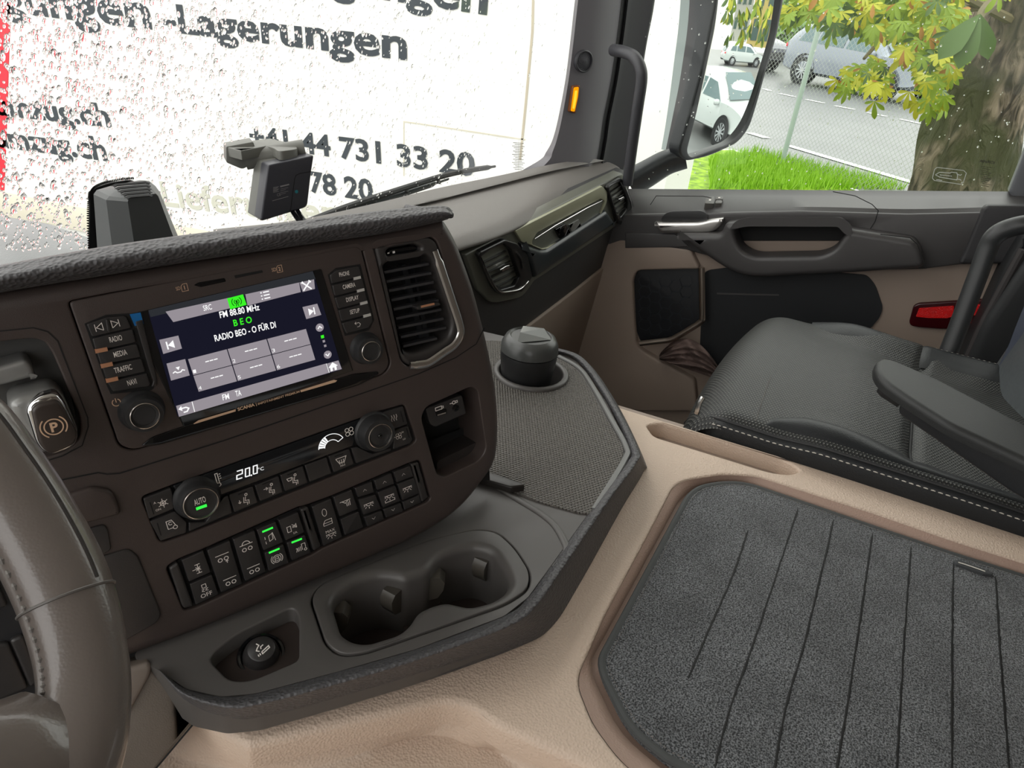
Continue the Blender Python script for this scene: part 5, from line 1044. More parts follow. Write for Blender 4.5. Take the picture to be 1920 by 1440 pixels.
# =============== things on the windscreen ===============
sh = thing('sensor_cover', 'tall dark grey plastic sensor cover with slotted top on the windscreen, at left', 'sensor cover')
SC = Plane(WP.p(250, 400), WP.n, (1, 0, 0))
ro = ZL([(878, 1000), (875, 785), (842, 310), (870, 270), (1000, 232), (1255, 180), (1340, 186), (1400, 235), (1440, 290), (1600, 680), (1720, 1000)])
rm = ZL([(1010, 1000), (1008, 770), (955, 360), (985, 325), (1060, 262), (1240, 215), (1330, 215), (1385, 262), (1425, 305), (1582, 690), (1700, 1000)])
ri = ZL([(1220, 1000), (1205, 735), (1150, 375), (1160, 350), (1190, 342), (1290, 325), (1370, 308), (1405, 303), (1425, 325), (1560, 690), (1670, 1000)])
b = MB(); b.loft([[SC.p(*q, 0) for q in ro], [SC.p(*q, .012) for q in ro], [SC.p(*q, .035) for q in rm], [SC.p(*q, .055) for q in ri]]); b.add([SC.p(*q, .055) for q in ri], [tuple(range(11))]); b.build('shell', mat('cover_grey', srgb(88, 90, 90), .45, bump=('noise', 1800, .2, .0004)), sh, ang=22)
b = MB()
S2 = Plane(SC.p(*ZL([(1200, 260)])[0], .047), (SC.p(*ZL([(1290, 325)])[0], .055)-SC.p(*ZL([(1240, 215)])[0], .035)).cross(V((1, 0, 0))), (1, 0, 0))
for i in range(5):
    y = 215+i*27; x0 = 1015+i*30; b.stroke(S2, ZL([(x0, y+22), (x0+30, y+6), (1310+i*10, y-18+i*2), (1350+i*5, y-5+i*2)]), .0032, .002, thick=.001)
b.build('vent_slots', GAP, sh, fix=False)
b = MB(); b.prism(WP, ZL([(800, 1000), (810, 300, .02), (860, 250, .02), (1000, 205, .02), (1260, 168, .02), (1300, 1000)]), top=-.003, base=-.0045, r=.01); b.build('black_frit', GAP, sh)
b = MB()
fr = [ZL([(x, y)])[0] for x, y in [(805, 790), (798, 650), (795, 500), (800, 380), (815, 300), (850, 250), (920, 215), (1000, 195), (1100, 175), (1200, 168)]]
fl = crom([V((x, y, 0)) for x, y in fr], 60)
for i, p in enumerate(fl):
    for j in range(2):
        q = WP.px(p.x - (j*2.0 if i < 28 else j*.8), p.y - (j*2.0 if i > 20 else j*.2), -.003); r_ = .0011-.00022*j
        b.flat(WP, [(q[0]+r_*math.cos(k*1.05), q[1]+r_*math.sin(k*1.05)) for k in range(6)], -.003, mode='uv')
b.build('frit_dots', GAP, sh, fix=False)
dcm = thing('dash_camera', 'boxy grey-black camera unit hanging on the windscreen above the fascia roll', 'camera')
CP = Plane(ray(530, 345)*.96, (-ray(530, 345)*.80 + CR*.42 - CU*.20), CR*.95+CU*.28)
CAMG = mat('camera_grey', srgb(108, 108, 102), .45, bump=('noise', 1500, .15, .0003)); CAMD = mat('camera_black', srgb(60, 60, 66), .4)
b = MB(); b.prism(CP, ZV([(805, 585, .003), (1365, 465, .003), (1330, 700), (1280, 1095, .01), (1180, 1130, .01), (740, 1265, .02), (715, 1250, .01)]), top=0, base=-.022, bev=.002, r=.003); b.build('front_shell', CAMD, dcm)
b = MB(); b.prism(CP, ZV([(800, 583, .003), (1366, 462, .003), (1330, 700), (1285, 1100, .01), (1180, 1135, .01), (735, 1272, .02), (705, 1260, .01)]), top=-.004, base=-.047, bev=.0015, r=.003); b.build('body', CAMG, dcm)
b = MB(); b.prism(CP, ZV([(800, 500), (1250, 400), (1300, 900), (1180, 1130, .01), (735, 1272, .02), (705, 1260, .01)]), top=-.0485, base=-.066, bev=.002, r=.003); b.build('rear_shell', CAMG, dcm)
hx = (CR*.93 + CU*.24 + CD*.2).normalized()
c0 = ray(*ZV([(520, 520)])[0])*1.0; b = MB(); b.tube([c0, c0 + hx*.075], .0125, 24); b.build('hinge', CAMG, dcm)
b = MB(); b.prism(Plane(ray(430, 290)*.99, CP.n*1.0 + CR*-.25, hx), ZV([(285, 360, .002), (620, 300), (700, 520), (490, 640, .004), (290, 555, .002)]), top=0, base=-.03, bev=.001, r=.002)
b.build('mount_block', CAMG, dcm)
MPn = Plane(ray(*ZV([(600, 350)])[0])*1.0, (CU*.9 - CD*.5 + CR*.05), hx)
b = MB(); b.prism(MPn, ZV([(285, 362), (600, 285), (830, 258), (1090, 318, .01), (1180, 385, .01), (930, 420, .01), (880, 375, .01), (780, 350), (470, 410)]), top=.001, base=-.010, bev=.001, r=.001); b.build('mount_plate', CAMG, dcm)
b = MB(); b.stroke(CP, ZV([(1330, 665), (1190, 690), (1145, 712), (1128, 760), (1080, 1130), (1060, 1160)]), .0008, .0003); b.build('cover_seam', GAP, dcm, fix=False)
t = MB(); t.stroke(CP, ZV([(952, 850), (1062, 823)]), .0016, .0003)
for i in range(7): t.stroke(CP, ZV([(865, 862+i*10), (935-(i % 3)*8, 848+i*10)]), .0004, .0003)
for i in range(4): t.stroke(CP, ZV([(955, 880+i*22), (1050-(i % 2)*30, 862+i*22)]), .0004, .0003)
t.stroke(CP, ZV([(855, 1025), (1052, 970)]), .0006, .0003); text(t, CP, 'CE', *ZV([(916, 970), (960, 960)]), 5, .0003)
t.build('label_print', mat('faint_print', srgb(140, 138, 138), .6), dcm, smooth=False, fix=False)
b = MB(); c = CP.px(*ZV([(1152, 912)])[0], .0004); b.flat(CP, arc_uv(c, .0022, 14), .0004, mode='uv'); b.build('indicator_dot', mat('teal_dot', srgb(40, 120, 130), .4), dcm, fix=False)
for dx in (0, 10): 
    b = MB(); b.tube(crom([ray(546+dx, 392)*.98, ray(552+dx, 402)*.97, ray(562+dx, 416)*.96], 12), .003, 8); b.build('cable', GLOSS, dcm)
# wiper outside
wi = thing('windscreen_wiper', 'long black wiper lying along the bottom of the windscreen outside', 'wiper')
b = MB(); b.tube(crom([WP.p(x, y, -.03) for x, y in [(520, 440), (640, 392), (760, 352), (850, 325), (928, 312)]], 40), [.006]*38+[.003]*2, 8); b.build('blade', RUB, wi)
b = MB(); b.tube(crom([WP.p(x, y, -.045) for x, y in [(500, 460), (640, 400), (760, 362), (840, 336)]], 30), [.010]*14+[.009]*12+[.004]*4, 8, squash=.6); b.build('arm', mat('wiper_arm', srgb(60, 66, 68), .35), wi)
for k in range(3):
    b = MB(); b.tube([WP.p(700+k*60, 372-k*18, -.03), WP.p(704+k*60, 378-k*18, -.045)], .004, 6); b.build('claw', RUB, wi)
# raindrops
random.seed(11); b = MB()
DR = mat('rain_water', (1, 1, 1, 1), .0); bsd = DR.node_tree.nodes['Principled BSDF']; bsd.inputs['Transmission Weight'].default_value = 1; bsd.inputs['IOR'].default_value = 1.33
def drop(mb, pl, u, v_, r, off, elong=1.0, ang=0):
    seg, rings = 8, 4; vs = []; base = len(mb.v)
    ca, sa = math.cos(ang), math.sin(ang)
    for j in range(rings):
        ph = math.pi/2*j/rings
        for i in range(seg):
            th = 2*math.pi*i/seg; x = math.cos(th)*math.cos(ph)*r; y = math.sin(th)*math.cos(ph)*r*elong
            vs.append(pl.w(u+x*ca-y*sa, v_+x*sa+y*ca, off - math.sin(ph)*r*.55))
    vs.append(pl.w(u, v_, off-r*.55)); fs = [(j*seg+i, j*seg+(i+1) % seg, (j+1)*seg+(i+1) % seg, (j+1)*seg+i) for j in range(rings-1) for i in range(seg)]
    fs += [((rings-1)*seg+i, (rings-1)*seg+(i+1) % seg, rings*seg) for i in range(seg)] + [tuple(range(seg))[::-1]]
    mb.add(vs, fs)
for k in range(7500):
    x = random.uniform(-60, 1070); y = random.uniform(-60, 470)
    if x > 900 and random.random() < .65: continue
    if x > 560 and random.random() < .3: continue
    if y > 500-.2*x+40: continue
    q = WP.px(x, y, -.0102)
    big = random.random()
    r_ = (.0007 + .0007*random.random()) if big < .72 else (.0013+.0009*random.random() if big < .97 else .0022+.0008*random.random())
    if x < 420: r_ *= 1.12
    drop(b, WP, q[0], q[1], r_, -.0102, random.uniform(1.0, 1.9), random.uniform(-.3, .3))
tag(b.build('raindrops', DR, ang=80), 'raindrops scattered over the outside of the windscreen', 'water', kind='stuff')
random.seed(12); b = MB(); WD = Plane((1.803, 0, 0), (-1, 0, 0), (0, -1, 0))
for k in range(260):
    x = random.uniform(1210, 1900); y = random.uniform(-20, 350); q = WD.px(x, y, -.002); drop(b, WD, q[0], q[1], random.uniform(.0007, .0018), -.002, random.uniform(1, 1.6))
tag(b.build('raindrops', DR, ang=80), 'few small raindrops on the passenger door window', 'water', kind='stuff')
# etched marks on the glass
t = MB(); GW = Plane((1.796, 0, 0), (-1, 0, 0), (0, -1, 0))
t.stroke(GW, ZT([(1400, 985), (1415, 972), (1570, 990), (1585, 1005), (1568, 1060), (1552, 1070), (1400, 1048), (1388, 1035), (1400, 985)]), .0012, 0)
t.stroke(GW, ZT([(1405, 1015), (1430, 1000), (1490, 1005), (1500, 1000), (1530, 1003), (1535, 1020), (1530, 1045), (1500, 1040), (1430, 1028), (1405, 1015)]), .0014, 0); t.stroke(GW, ZT([(1535, 1012), (1550, 1018), (1560, 1012)]), .0014, 0); t.stroke(GW, ZT([(1532, 1040), (1548, 1042), (1556, 1048)]), .0014, 0); t.stroke(GW, ZT([(1410, 1042), (1445, 1048)]), .0014, 0)
for i in range(9): t.stroke(GW, ZT([(1432+i*8, 1012+i*.8), (1436+i*8, 1020+i*.8)]), .001, 0)
ob = t.build('etched_label', mat('etched_white', srgb(205, 210, 205), .6), fix=False); tag(ob, 'white etched tool symbol in a rounded box on the door glass', 'sticker')
t = MB(); text(t, GW, 'AINACS', *ZT([(1660, 940), (1748, 952)]), 4.5, 0, 0, .03)
for i in range(11): t.stroke(GW, ZT([(1668+(i*7) % 13, 966+i*11), (1735-(i*11) % 30, 974+i*11)]), .0009, 0)
tag(t.build('etched_marking', mat('etched_dark', srgb(50, 48, 40), .6), fix=False), 'small dark etched maker marking near the rear corner of door glass', 'sticker')
t = MB()
for i in range(17):
    y = 268+i*3.1; w_ = [10, 7, 12, 9, 6][i % 5]; t.stroke(WP, [(972-w_, y-.5), (972+w_, y+.8)], .0012, -.002)
t.stroke(WP, [(973, 262), (972, 322)], .0008, -.002)
tag(t.build('etched_marking', mat('etched_grey', srgb(96, 96, 84), .6), fix=False), 'column of fine etched print low on the windscreen near the pillar', 'sticker')

# =============== outside ===============
G0 = -2.5; G1 = -1.6
ASPH = mat('wet_asphalt', srgb(112, 114, 114), .35, bump=('noise', 60, .3, .01), var=(1.2, .12))
rd = V((math.sin(math.radians(35.6)), math.cos(math.radians(35.6)), 0)); rn = V((rd.y, -rd.x, 0))
yard = MB().box((-2, 8, G0-.05), (7.2, 0, 0), (0, 30, 0), (0, 0, .05)).build('yard_ground', ASPH); yard['kind'] = 'structure'
def road_pt(s, t, z): return rd*s + rn*t + V((0, 0, z))
l1 = PZ(1480, 275, G1); tl1 = l1.dot(rn); dsh = PZ(1740, 237, G1).dot(rn); fpos = PZ(1465, 310, G1); tf = fpos.dot(rn)
far_t = PZ(1690, 190, G1).dot(rn); s0 = fpos.dot(rd)
tk = tl1 - .1
road = MB().add([road_pt(2, tl1-1.2, G1), road_pt(120, tl1-1.2, G1), road_pt(120, far_t+30, G1), road_pt(2, far_t+30, G1)], [(0, 1, 2, 3)]).build('street_surface', ASPH, fix=False); road['kind'] = 'structure'
GRS = bpy.data.materials.new('grass'); GRS.use_nodes = True; n_ = GRS.node_tree.nodes; l_ = GRS.node_tree.links; bs = n_['Principled BSDF']
t1 = n_.new('ShaderNodeTexNoise'); t1.inputs['Scale'].default_value = 9; t1.inputs['Detail'].default_value = 8; rp = n_.new('ShaderNodeValToRGB'); tcc = n_.new('ShaderNodeTexCoord'); l_.new(tcc.outputs['Object'], t1.inputs['Vector'])
rp.color_ramp.elements[0].position = .35; rp.color_ramp.elements[0].color = srgb(84, 116, 26); rp.color_ramp.elements[1].position = .65; rp.color_ramp.elements[1].color = srgb(150, 186, 36)
l_.new(t1.outputs['Fac'], rp.inputs[0]); l_.new(rp.outputs[0], bs.inputs['Base Color']); bs.inputs['Roughness'].default_value = .8
gr_ = MB(); gr_.add([road_pt(2, tl1-1.2, G1-.01), road_pt(s0-.3+1.2, tl1-1.2, G1-.01), road_pt(s0-.4+1.2, 4.2, G1-.01), road_pt(2, 4.2, G1-.01)], [(0, 1, 2, 3)])
gb_ = gr_.build('grass_verge', GRS, fix=False); gb_['kind'] = 'structure'
kb = MB().add([road_pt(s0+.8, 4.2, G1), road_pt(30, 4.2, G1), road_pt(30, tl1-1.2, G1), road_pt(s0+.9, tl1-1.2, G1)], [(0, 1, 2, 3)]).build('paved_path', mat('pale_paving', srgb(140, 140, 126), .6, var=(3, .1)), fix=False); kb['kind'] = 'structure'
# grass blades
random.seed(5); b = MB()
for k in range(9000):
    x = random.uniform(1330, 1710); y = random.uniform(285, 356)
    if y < 283 + max(0, (x-1400))*.25 - 2: continue
    if x < 1410 and y < 300 - (x-1340)*.2: continue
    p = PZ(x, y, G1); hgt = random.uniform(.06, .16); a = random.uniform(0, 6.28); d_ = V((math.cos(a), math.sin(a), 0)); l_n = V((random.uniform(-.05, .05), random.uniform(-.05, .05), 0))
    b.add([p-d_*.008, p+d_*.008, p+l_n+V((0, 0, hgt))], [(0, 1, 2)])
tag(b.build('grass_tufts', mat('grass_blades', srgb(132, 178, 32), .6), fix=False, smooth=False), 'bright green grass growing along the fence foot', 'grass', kind='stuff')
WHT = mat('road_paint', srgb(235, 238, 235), .6)
def linestrip(a, c, w_): 
    A = PZ(*a, G1); C = PZ(*c, G1); d_ = (C-A).normalized(); q = V((-d_.y, d_.x, 0))*w_/2
    A2 = A - d_*.0; return MB().add([A-q+V((0, 0, .01)), C-q+V((0, 0, .01)), C+q+V((0, 0, .01)), A+q+V((0, 0, .01))], [(0, 1, 2, 3)])
b = linestrip((1478, 274), (1760, 358), .16); tag(b.build('painted_line', WHT, fix=False), 'long solid white line along the near edge of the street', 'road marking')
for i, (a, c) in enumerate([((1405, 250), (1438, 260))]): tag(linestrip(a, c, .16).build('painted_line', WHT, fix=False), 'short white line segment on the street just right of the mirror', 'road marking')
for i_, (a, c) in enumerate([((1432, 167), (1444, 171)), ((1461, 176), (1490, 182)), ((1511, 187), (1545, 194)), ((1565, 199), (1602, 206)), ((1627, 212), (1661, 219)), ((1687, 224), (1728, 233)), ((1885, 264), (1912, 270))]):
    tag(linestrip(a, c, .14).build('road_dash', WHT, fix=False), ['short white lane dash right beside the mirror edge', 'white lane dash left of the fence post, second from the mirror', 'white lane dash touching the fence post', 'white lane dash right of the fence post', 'white lane dash under the silver car rear wheel', 'white lane dash under the hanging leaves, nearest the trunk', 'white lane dash on the street to the right of the tree trunk'][i_], 'road marking', 'broken lane line dashes')
# trailer
trl = thing('lorry_box', 'white box body of the lorry ahead with dark bold lettering and a red edge stripe', 'lorry')
TX = 3.4; TRP = Plane((TX, 0, 0), (-1, 0, 0), (0, -1, 0))
TW = mat('box_white', srgb(244, 244, 238), .45, var=(.7, .02)); TLET = mat('lettering_dark', srgb(52, 60, 66), .5)
y1 = PX(1276, 200, TX).y; zb = PX(90, 420, TX).z
b = MB(); b.box((TX+.25, (y1+7.2)/2, (zb+1.25)/2), (.25, 0, 0), (0, (7.2-y1)/2, 0), (0, 0, (1.25-zb)/2)); b.build('box_body', TW, trl)
b = MB(); b.prism(TRP, [(-200, 318), (200, 398), (600, 470), (1000, 560), (1000, 600), (600, 520), (200, 445), (90, 420), (-200, 372)], top=.03, base=0, r=0, bev=.004); b.build('lower_rail', mat('rail_cream', srgb(226, 220, 200), .5), trl)
b = MB(); b.prism(TRP, [(-200, -500), (24, -500), (19, 20), (12, 240), (6, 398), (-200, 390)], top=.004, base=0, r=0); b.build('red_stripe', mat('stripe_red', srgb(228, 22, 48), .4), trl)
b = MB(); b.stroke(TRP, [(1001, -60), (998, 60), (985, 200), (975, 300)], .012, .003); b.build('panel_joint', mat('joint_beige', srgb(196, 186, 164), .6), trl, fix=False)
b = MB(); b.stroke(TRP, [(757, 330), (757, 228), (800, 234), (985, 262)], .006, .003); b.stroke(TRP, [(33, 330), (36, 352), (24, 380)], .01, .003); b.build('hatch_outline', mat('joint_pale', srgb(214, 208, 188), .6), trl, fix=False)
t = MB()
for body, bl, br, hh in (('sorgungen', (-100, 7), (285, 53), 50), ('-Lagerungen', (308, 57), (763, 111), 50), ('rgungen', (590, -22), (913, 26), 60), ('umzug.ch', (-6, 214), (209, 238), 34), ('umzug.ch', (-6, 274), (202, 301), 34), ('+41 44 731 33 20', (470, 272), (890, 330), 36), ('+41 78 20', (492, 345), (700, 377), 36)):
    text(t, TRP, body, bl, br, hh, .004, 0, .028)
t.build('lettering', TLET, trl, smooth=False, fix=False)
t = MB(); text(t, TRP, 'Lieferungen', (308, 385), (640, 425), 42, .004, 0, .015); t.build('ghost_lettering', mat('ghost_letters', srgb(206, 206, 190), .5), trl, smooth=False, fix=False)
# mirror
M0 = ray(1380, 150)*2.2
mg_t = V((.35, -.94, 0)).normalized(); mg_d = M0.normalized(); mg_h = V((mg_d.x, mg_d.y, 0)).normalized()
MN = (mg_t - mg_h).normalized(); MPL = Plane(M0, MN, V((MN.y, -MN.x, 0)))
mi = thing('side_mirror', 'large black exterior side mirror reflecting a parked white car, outside the door window', 'mirror')
MG = [(1362, -260, .02), (1348, 0), (1341, 53), (1323, 137), (1307, 211), (1288, 284, .03), (1296, 296, .03), (1371, 268, .08), (1396, 238, .08), (1414, 193, .08), (1430, 137), (1452, 66), (1464, 0), (1500, -260, .02)]
MR = bpy.data.materials.new('mirror_glass'); MR.use_nodes = True; bb = MR.node_tree.nodes['Principled BSDF']; bb.inputs['Metallic'].default_value = 1; bb.inputs['Roughness'].default_value = .01; bb.inputs['Base Color'].default_value = (.9, .92, .9, 1)
MBK = mat('mirror_black', srgb(40, 42, 46), .35)
gl_ = resamp(rnd([MPL.px(a[0], a[1], .002)+tuple(a[2:]) for a in MG], .02), 120); gc_ = V(MPL.px(1395, 20, .002)); RV = 5.0; cc_ = V(MPL.px(1385, 110, .002)); b = MB()
b.loft([[MPL.w(q.x, q.y, .004 - ((q-cc_).length_squared)/(2*RV)) for q in [gc_.lerp(p, k/24) for p in gl_]] for k in range(25)], closed=True); b.build('glass', MR, mi, ang=80)
MO_ = [(1362, -300, .02), (1342, 0), (1316, 130), (1296, 205), (1272, 285, .03), (1285, 303, .04), (1330, 294, .05), (1385, 268, .08), (1406, 240, .08), (1420, 196, .08), (1436, 138), (1458, 66), (1470, 0), (1512, -300, .02)]
b = MB(); b.prism(MPL, MO_, [MG], top=.012, base=-.03, bev=.006, hbev=.003, r=.02); b.build('frame', MBK, mi)
b = MB()
hs = [[(1282, -260), (1276, 0), (1262, 130), (1250, 220), (1240, 280)], [(1295, -260), (1293, 0), (1278, 130), (1262, 215), (1248, 282)], [(1330, -260), (1320, 0), (1300, 130), (1285, 215), (1275, 290)], [(1358, -260), (1346, 0), (1322, 130), (1304, 215), (1288, 300)]]
dd = [2.30, 2.28, 2.22, 2.2]
b.loft([[ray(x, y)*dd[i] for x, y in h] for i, h in enumerate(hs)][1:], nu=24); b.build('housing', MBK, mi, ang=70)
b = MB(); b.loft([[ray(x, y)*dd[i] for x, y in h] for i, h in enumerate(hs)][:2], nu=24); b.build('housing_edge', mat('edge_pale', srgb(150, 160, 158), .35), mi)
b = MB(); P = crom([ray(x, y)*2.15 for x, y in [(1180, 345), (1215, 325), (1250, 305), (1285, 295)]], 16); b.tube(P, [.045, .043, .04, .035]*4, 12, squash=.7) if False else b.tube(P, [.050-.012*i/15 for i in range(16)], 14, squash=.75); b.build('support_arm', MBK, mi, ang=70)

# vehicles
def make_car(name, label, group, paint, body=1.0, suv=False, glassm=None):
    t = thing(name, label, 'car', group)
    L_, W_, H_ = 4.5, 1.86, 1.68 if suv else 1.55
    wb = 2.7; wr = .36 if suv else .33; xf, xr = wb/2+.05, -wb/2+.05
    # longitudinal stations: x, bottom z, beltline z, roof z, half width at sill, half width belt, half width roof
    prof = [(-2.25, .45, .78, .80, .70, .72, .70), (-2.18, .34, .98, 1.05, .84, .84, .72), (-1.95, .30, 1.04, 1.38, .90, .90, .66), (-1.55, .28, 1.03, 1.58, .92, .92, .66), (-.9, .27, 1.01, 1.66, .93, .93, .67), (-.2, .27, .99, 1.68, .93, .93, .67), (.35, .27, .98, 1.62, .93, .93, .66), (.85, .27, .97, 1.38, .93, .93, .68), (1.22, .28, .97, 1.06, .92, .91, .72), (1.6, .29, .93, .97, .91, .88, .70), (2.0, .31, .82, .86, .86, .82, .64), (2.2, .38, .66, .70, .74, .70, .56)]
    k = H_/1.68
    def ringp(s):
        x, zb_, zl, zr, ws, wl, wr_ = s; zl *= k if suv else .96; zr *= k
        return [V((x, -ws*.8, zb_)), V((x, -ws, zb_+.08)), V((x, -wl*1.01, (zb_+zl)/2)), V((x, -wl, zl)), V((x, -(wl*.35+wr_*.65), zl+(zr-zl)*.72)), V((x, -wr_*.92, zl+(zr-zl)*.95)), V((x, -wr_*.5, zr)), V((x, 0, zr+.01)),
                V((x, wr_*.5, zr)), V((x, wr_*.92, zl+(zr-zl)*.95)), V((x, (wl*.35+wr_*.65), zl+(zr-zl)*.72)), V((x, wl, zl)), V((x, wl*1.01, (zb_+zl)/2)), V((x, ws, zb_+.08)), V((x, ws*.8, zb_))]
    rows = [ringp(s) for s in prof]; b = MB(); rr = [[q for q in r] for r in rows]
    cols = [crom([r[i] for r in rr], 56) for i in range(15)]; rr = [[c[j] for c in cols] for j in range(56)]
    b.loft(rr); b.add(rr[0], [tuple(range(15))]); b.add(rr[-1], [tuple(range(15))]); b.build('body', paint, t, ang=40)
    GL = glassm or mat('car_glass', srgb(84, 108, 110), .05)
    def on_side(x, f, sgn):   # point on side glass, f 0..1 belt->roof
        for a, c in zip(prof[:-1], prof[1:]):
            if a[0] <= x <= c[0]:
                u = (x-a[0])/(c[0]-a[0]); s = [a[i]+(c[i]-a[i])*u for i in range(7)]; zl = s[2]*(k if suv else .96); zr = s[3]*k
                w0 = s[5]; w1 = s[5]*.35+s[6]*.65
                return V((x, sgn*(w0+(w1-w0)*f/.72+.012), zl+(zr-zl)*f))
    for sgn in (-1, 1):
        for xa, xb, sa_, sb_ in ((-1.72, -1.1, .35, 0), (-1.02, -.12, 0, 0), (-.02, .98, 0, .55)):
            P = [on_side(xa, .06, sgn), on_side(xb if not sb_ else xb, .06, sgn), on_side(xb-sb_, .7, sgn), on_side(xa+sa_*.5, .7, sgn)]
            b = MB(); b.add(P, [(0, 1, 2, 3)]); b.build('side_window', GL, t, fix=False, smooth=False)
    zz = lambda x, f: None
    W2 = [V((1.20, -.74, 1.06*k)), V((1.20, .74, 1.06*k)), V((.42, .58, 1.615*k)), V((.42, -.58, 1.615*k))]
    W2 = [p + V((.03, 0, .035)) for p in W2]; b = MB(); b.add(W2, [(0, 1, 2, 3)]); b.build('windscreen', GL, t, fix=False, smooth=False)
    W3 = [V((-2.2, -.66, 1.06*k)), V((-2.2, .66, 1.06*k)), V((-1.86, .58, 1.5*k)), V((-1.86, -.58, 1.5*k))]
    W3 = [p + V((-.04, 0, .01)) for p in W3]; b = MB(); b.add(W3, [(0, 1, 2, 3)]); b.build('rear_window', GL, t, fix=False, smooth=False)
    TY = mat('tyre', srgb(40, 42, 44), .8); RM = mat('rim_silver', srgb(190, 195, 198), .3, metal=.6); ARC = mat('arch_black', srgb(30, 32, 34), .6)
    for x in (xf, xr):
        for sgn in (-1, 1):
            c = V((x, sgn*.86, wr)); b = MB(); b.lathe(c, (0, sgn, 0), [(wr*.62, .08), (wr*.9, .085), (wr, .05), (wr, -.14), (wr*.6, -.14)], 28); o = b.build('wheel', TY, t)
            b = MB(); b.lathe(c, (0, sgn, 0), [(wr*.66, .07), (wr*.62, .085), (wr*.58, .04)], 28)
            for q in range(10):
                a = 2*math.pi*q/10; d_ = V((math.cos(a), 0, math.sin(a))); e_ = V((-math.sin(a), 0, math.cos(a))); y_ = V((0, sgn*.078, 0))
                b.add([c+d_*.04-e_*.015+y_, c+d_*wr*.62-e_*.022+y_, c+d_*wr*.62+e_*.022+y_, c+d_*.04+e_*.015+y_], [(0, 1, 2, 3)])
            b.lathe(c, (0, sgn, 0), [(.06, .06), (.055, .085), (0, .088)], 14); b.build('hub', RM, o)
            b = MB(); b.lathe(c+V((0, sgn*.0, 0)), (0, sgn, 0), [(wr*1.0, .02), (wr*1.17, .078), (wr*1.15, .082), (wr*.98, .03)], 30); b.lathe(c, (0, sgn, 0), [(wr*1.16, .074), (0, .06)], 28); b.build('wheel_arch', ARC, t)
    for sgn in (-1, 1):
        b = MB(); b.blob(V((2.02, sgn*.66, .74*k)), (.14, 0, .03), (0, .16, 0), (0, 0, .075), pw=.7); b.build('headlight', mat('headlight', srgb(225, 232, 235), .1), t)
        b = MB(); b.blob(V((-2.17, sgn*.70, .92*k)), (.07, 0, 0), (0, .17, 0), (0, 0, .07), pw=.6); b.build('tail_light', mat('tail_red', srgb(235, 20, 40), .25), t)
        b = MB(); b.blob(V((.92, sgn*1.02, 1.0*k)), (.07, 0, 0), (0, .10, 0), (0, 0, .07), pw=.8); b.build('door_mirror', paint, t)
    b = MB(); b.box((2.19, 0, .5), (.03, 0, 0), (0, .45, 0), (0, 0, .10)); b.build('grille', ARC, t)
    b = MB(); b.box((-2.27, 0, .74), (.01, 0, 0), (0, .26, 0), (0, 0, .055)); b.build('number_plate', mat('plate_white', srgb(225, 228, 225), .5), t)
    return t
SILV = mat('silver_paint', srgb(132, 140, 150), .25, metal=.3, coat=.5); DRKP = mat('dark_blue_paint', srgb(66, 70, 84), .2, coat=.6); WHP = mat('white_paint', srgb(196, 204, 202), .25, coat=.5)
SHIFT = []
def place(t, pos, yaw): SHIFT.append((t, V(pos), yaw))
wA = PZ(1541, 160, G1); wB = PZ(1688, 190, G1); ctr = (wA+wB)/2; dv = (wB-wA); 
place(make_car('parked_car', 'silver grey sport utility car parked across the street behind the fence', None, SILV, suv=True), (ctr.x, ctr.y, G1), math.atan2(dv.y, dv.x))
dn = dv.normalized(); c2 = ctr - dn*5.6 + V((.3, .4, 0))
place(make_car('parked_car', 'dark blue-grey car with red tail light, parked left of the silver one', None, DRKP, suv=True), (c2.x, c2.y, G1), math.atan2(-dv.y, -dv.x) + math.pi*1.0 + .25)
# mirrored scene: positions chosen as the mirror shows them, then reflected to where they really stand
def refl(p): return p - MN*2*((p-M0).dot(MN))
vc = ray(1342, 200); vc = vc*((G1+.65)/vc.z) if False else vc*(13.8)
vpos = V((vc.x, vc.y, G0)); toc = -V((vc.x, vc.y, 0)).normalized(); right = V((toc.y, -toc.x, 0))*-1
vh = (toc*.86 + V((CR.x, CR.y, 0)).normalized()*.62).normalized()
rp_ = refl(vpos); rh = vh - MN*2*vh.dot(MN)
place(make_car('parked_car', 'white car standing behind the lorry, seen in the side mirror', None, WHP), (rp_.x, rp_.y, G0), math.atan2(rh.y, rh.x))
vp2 = ray(1402, 95); vp2 = vp2*40; vh2 = V((CR.x, CR.y, 0)).normalized(); q2 = refl(V((vp2.x, vp2.y, G1))); rh2 = vh2 - MN*2*vh2.dot(MN)
place(make_car('parked_car', 'small distant white car in the upper part of the side mirror', None, WHP), (q2.x, q2.y, G0), math.atan2(rh2.y, rh2.x))
bk = MB().add([V((-60, -60, G0+.01)), V((60, -60, G0+.01)), V((60, -1.5, G0+.01)), V((-60, -1.5, G0+.01))], [(0, 1, 2, 3)]).build('rear_street', mat('wet_asphalt', None), fix=False); bk['kind'] = 'structure'
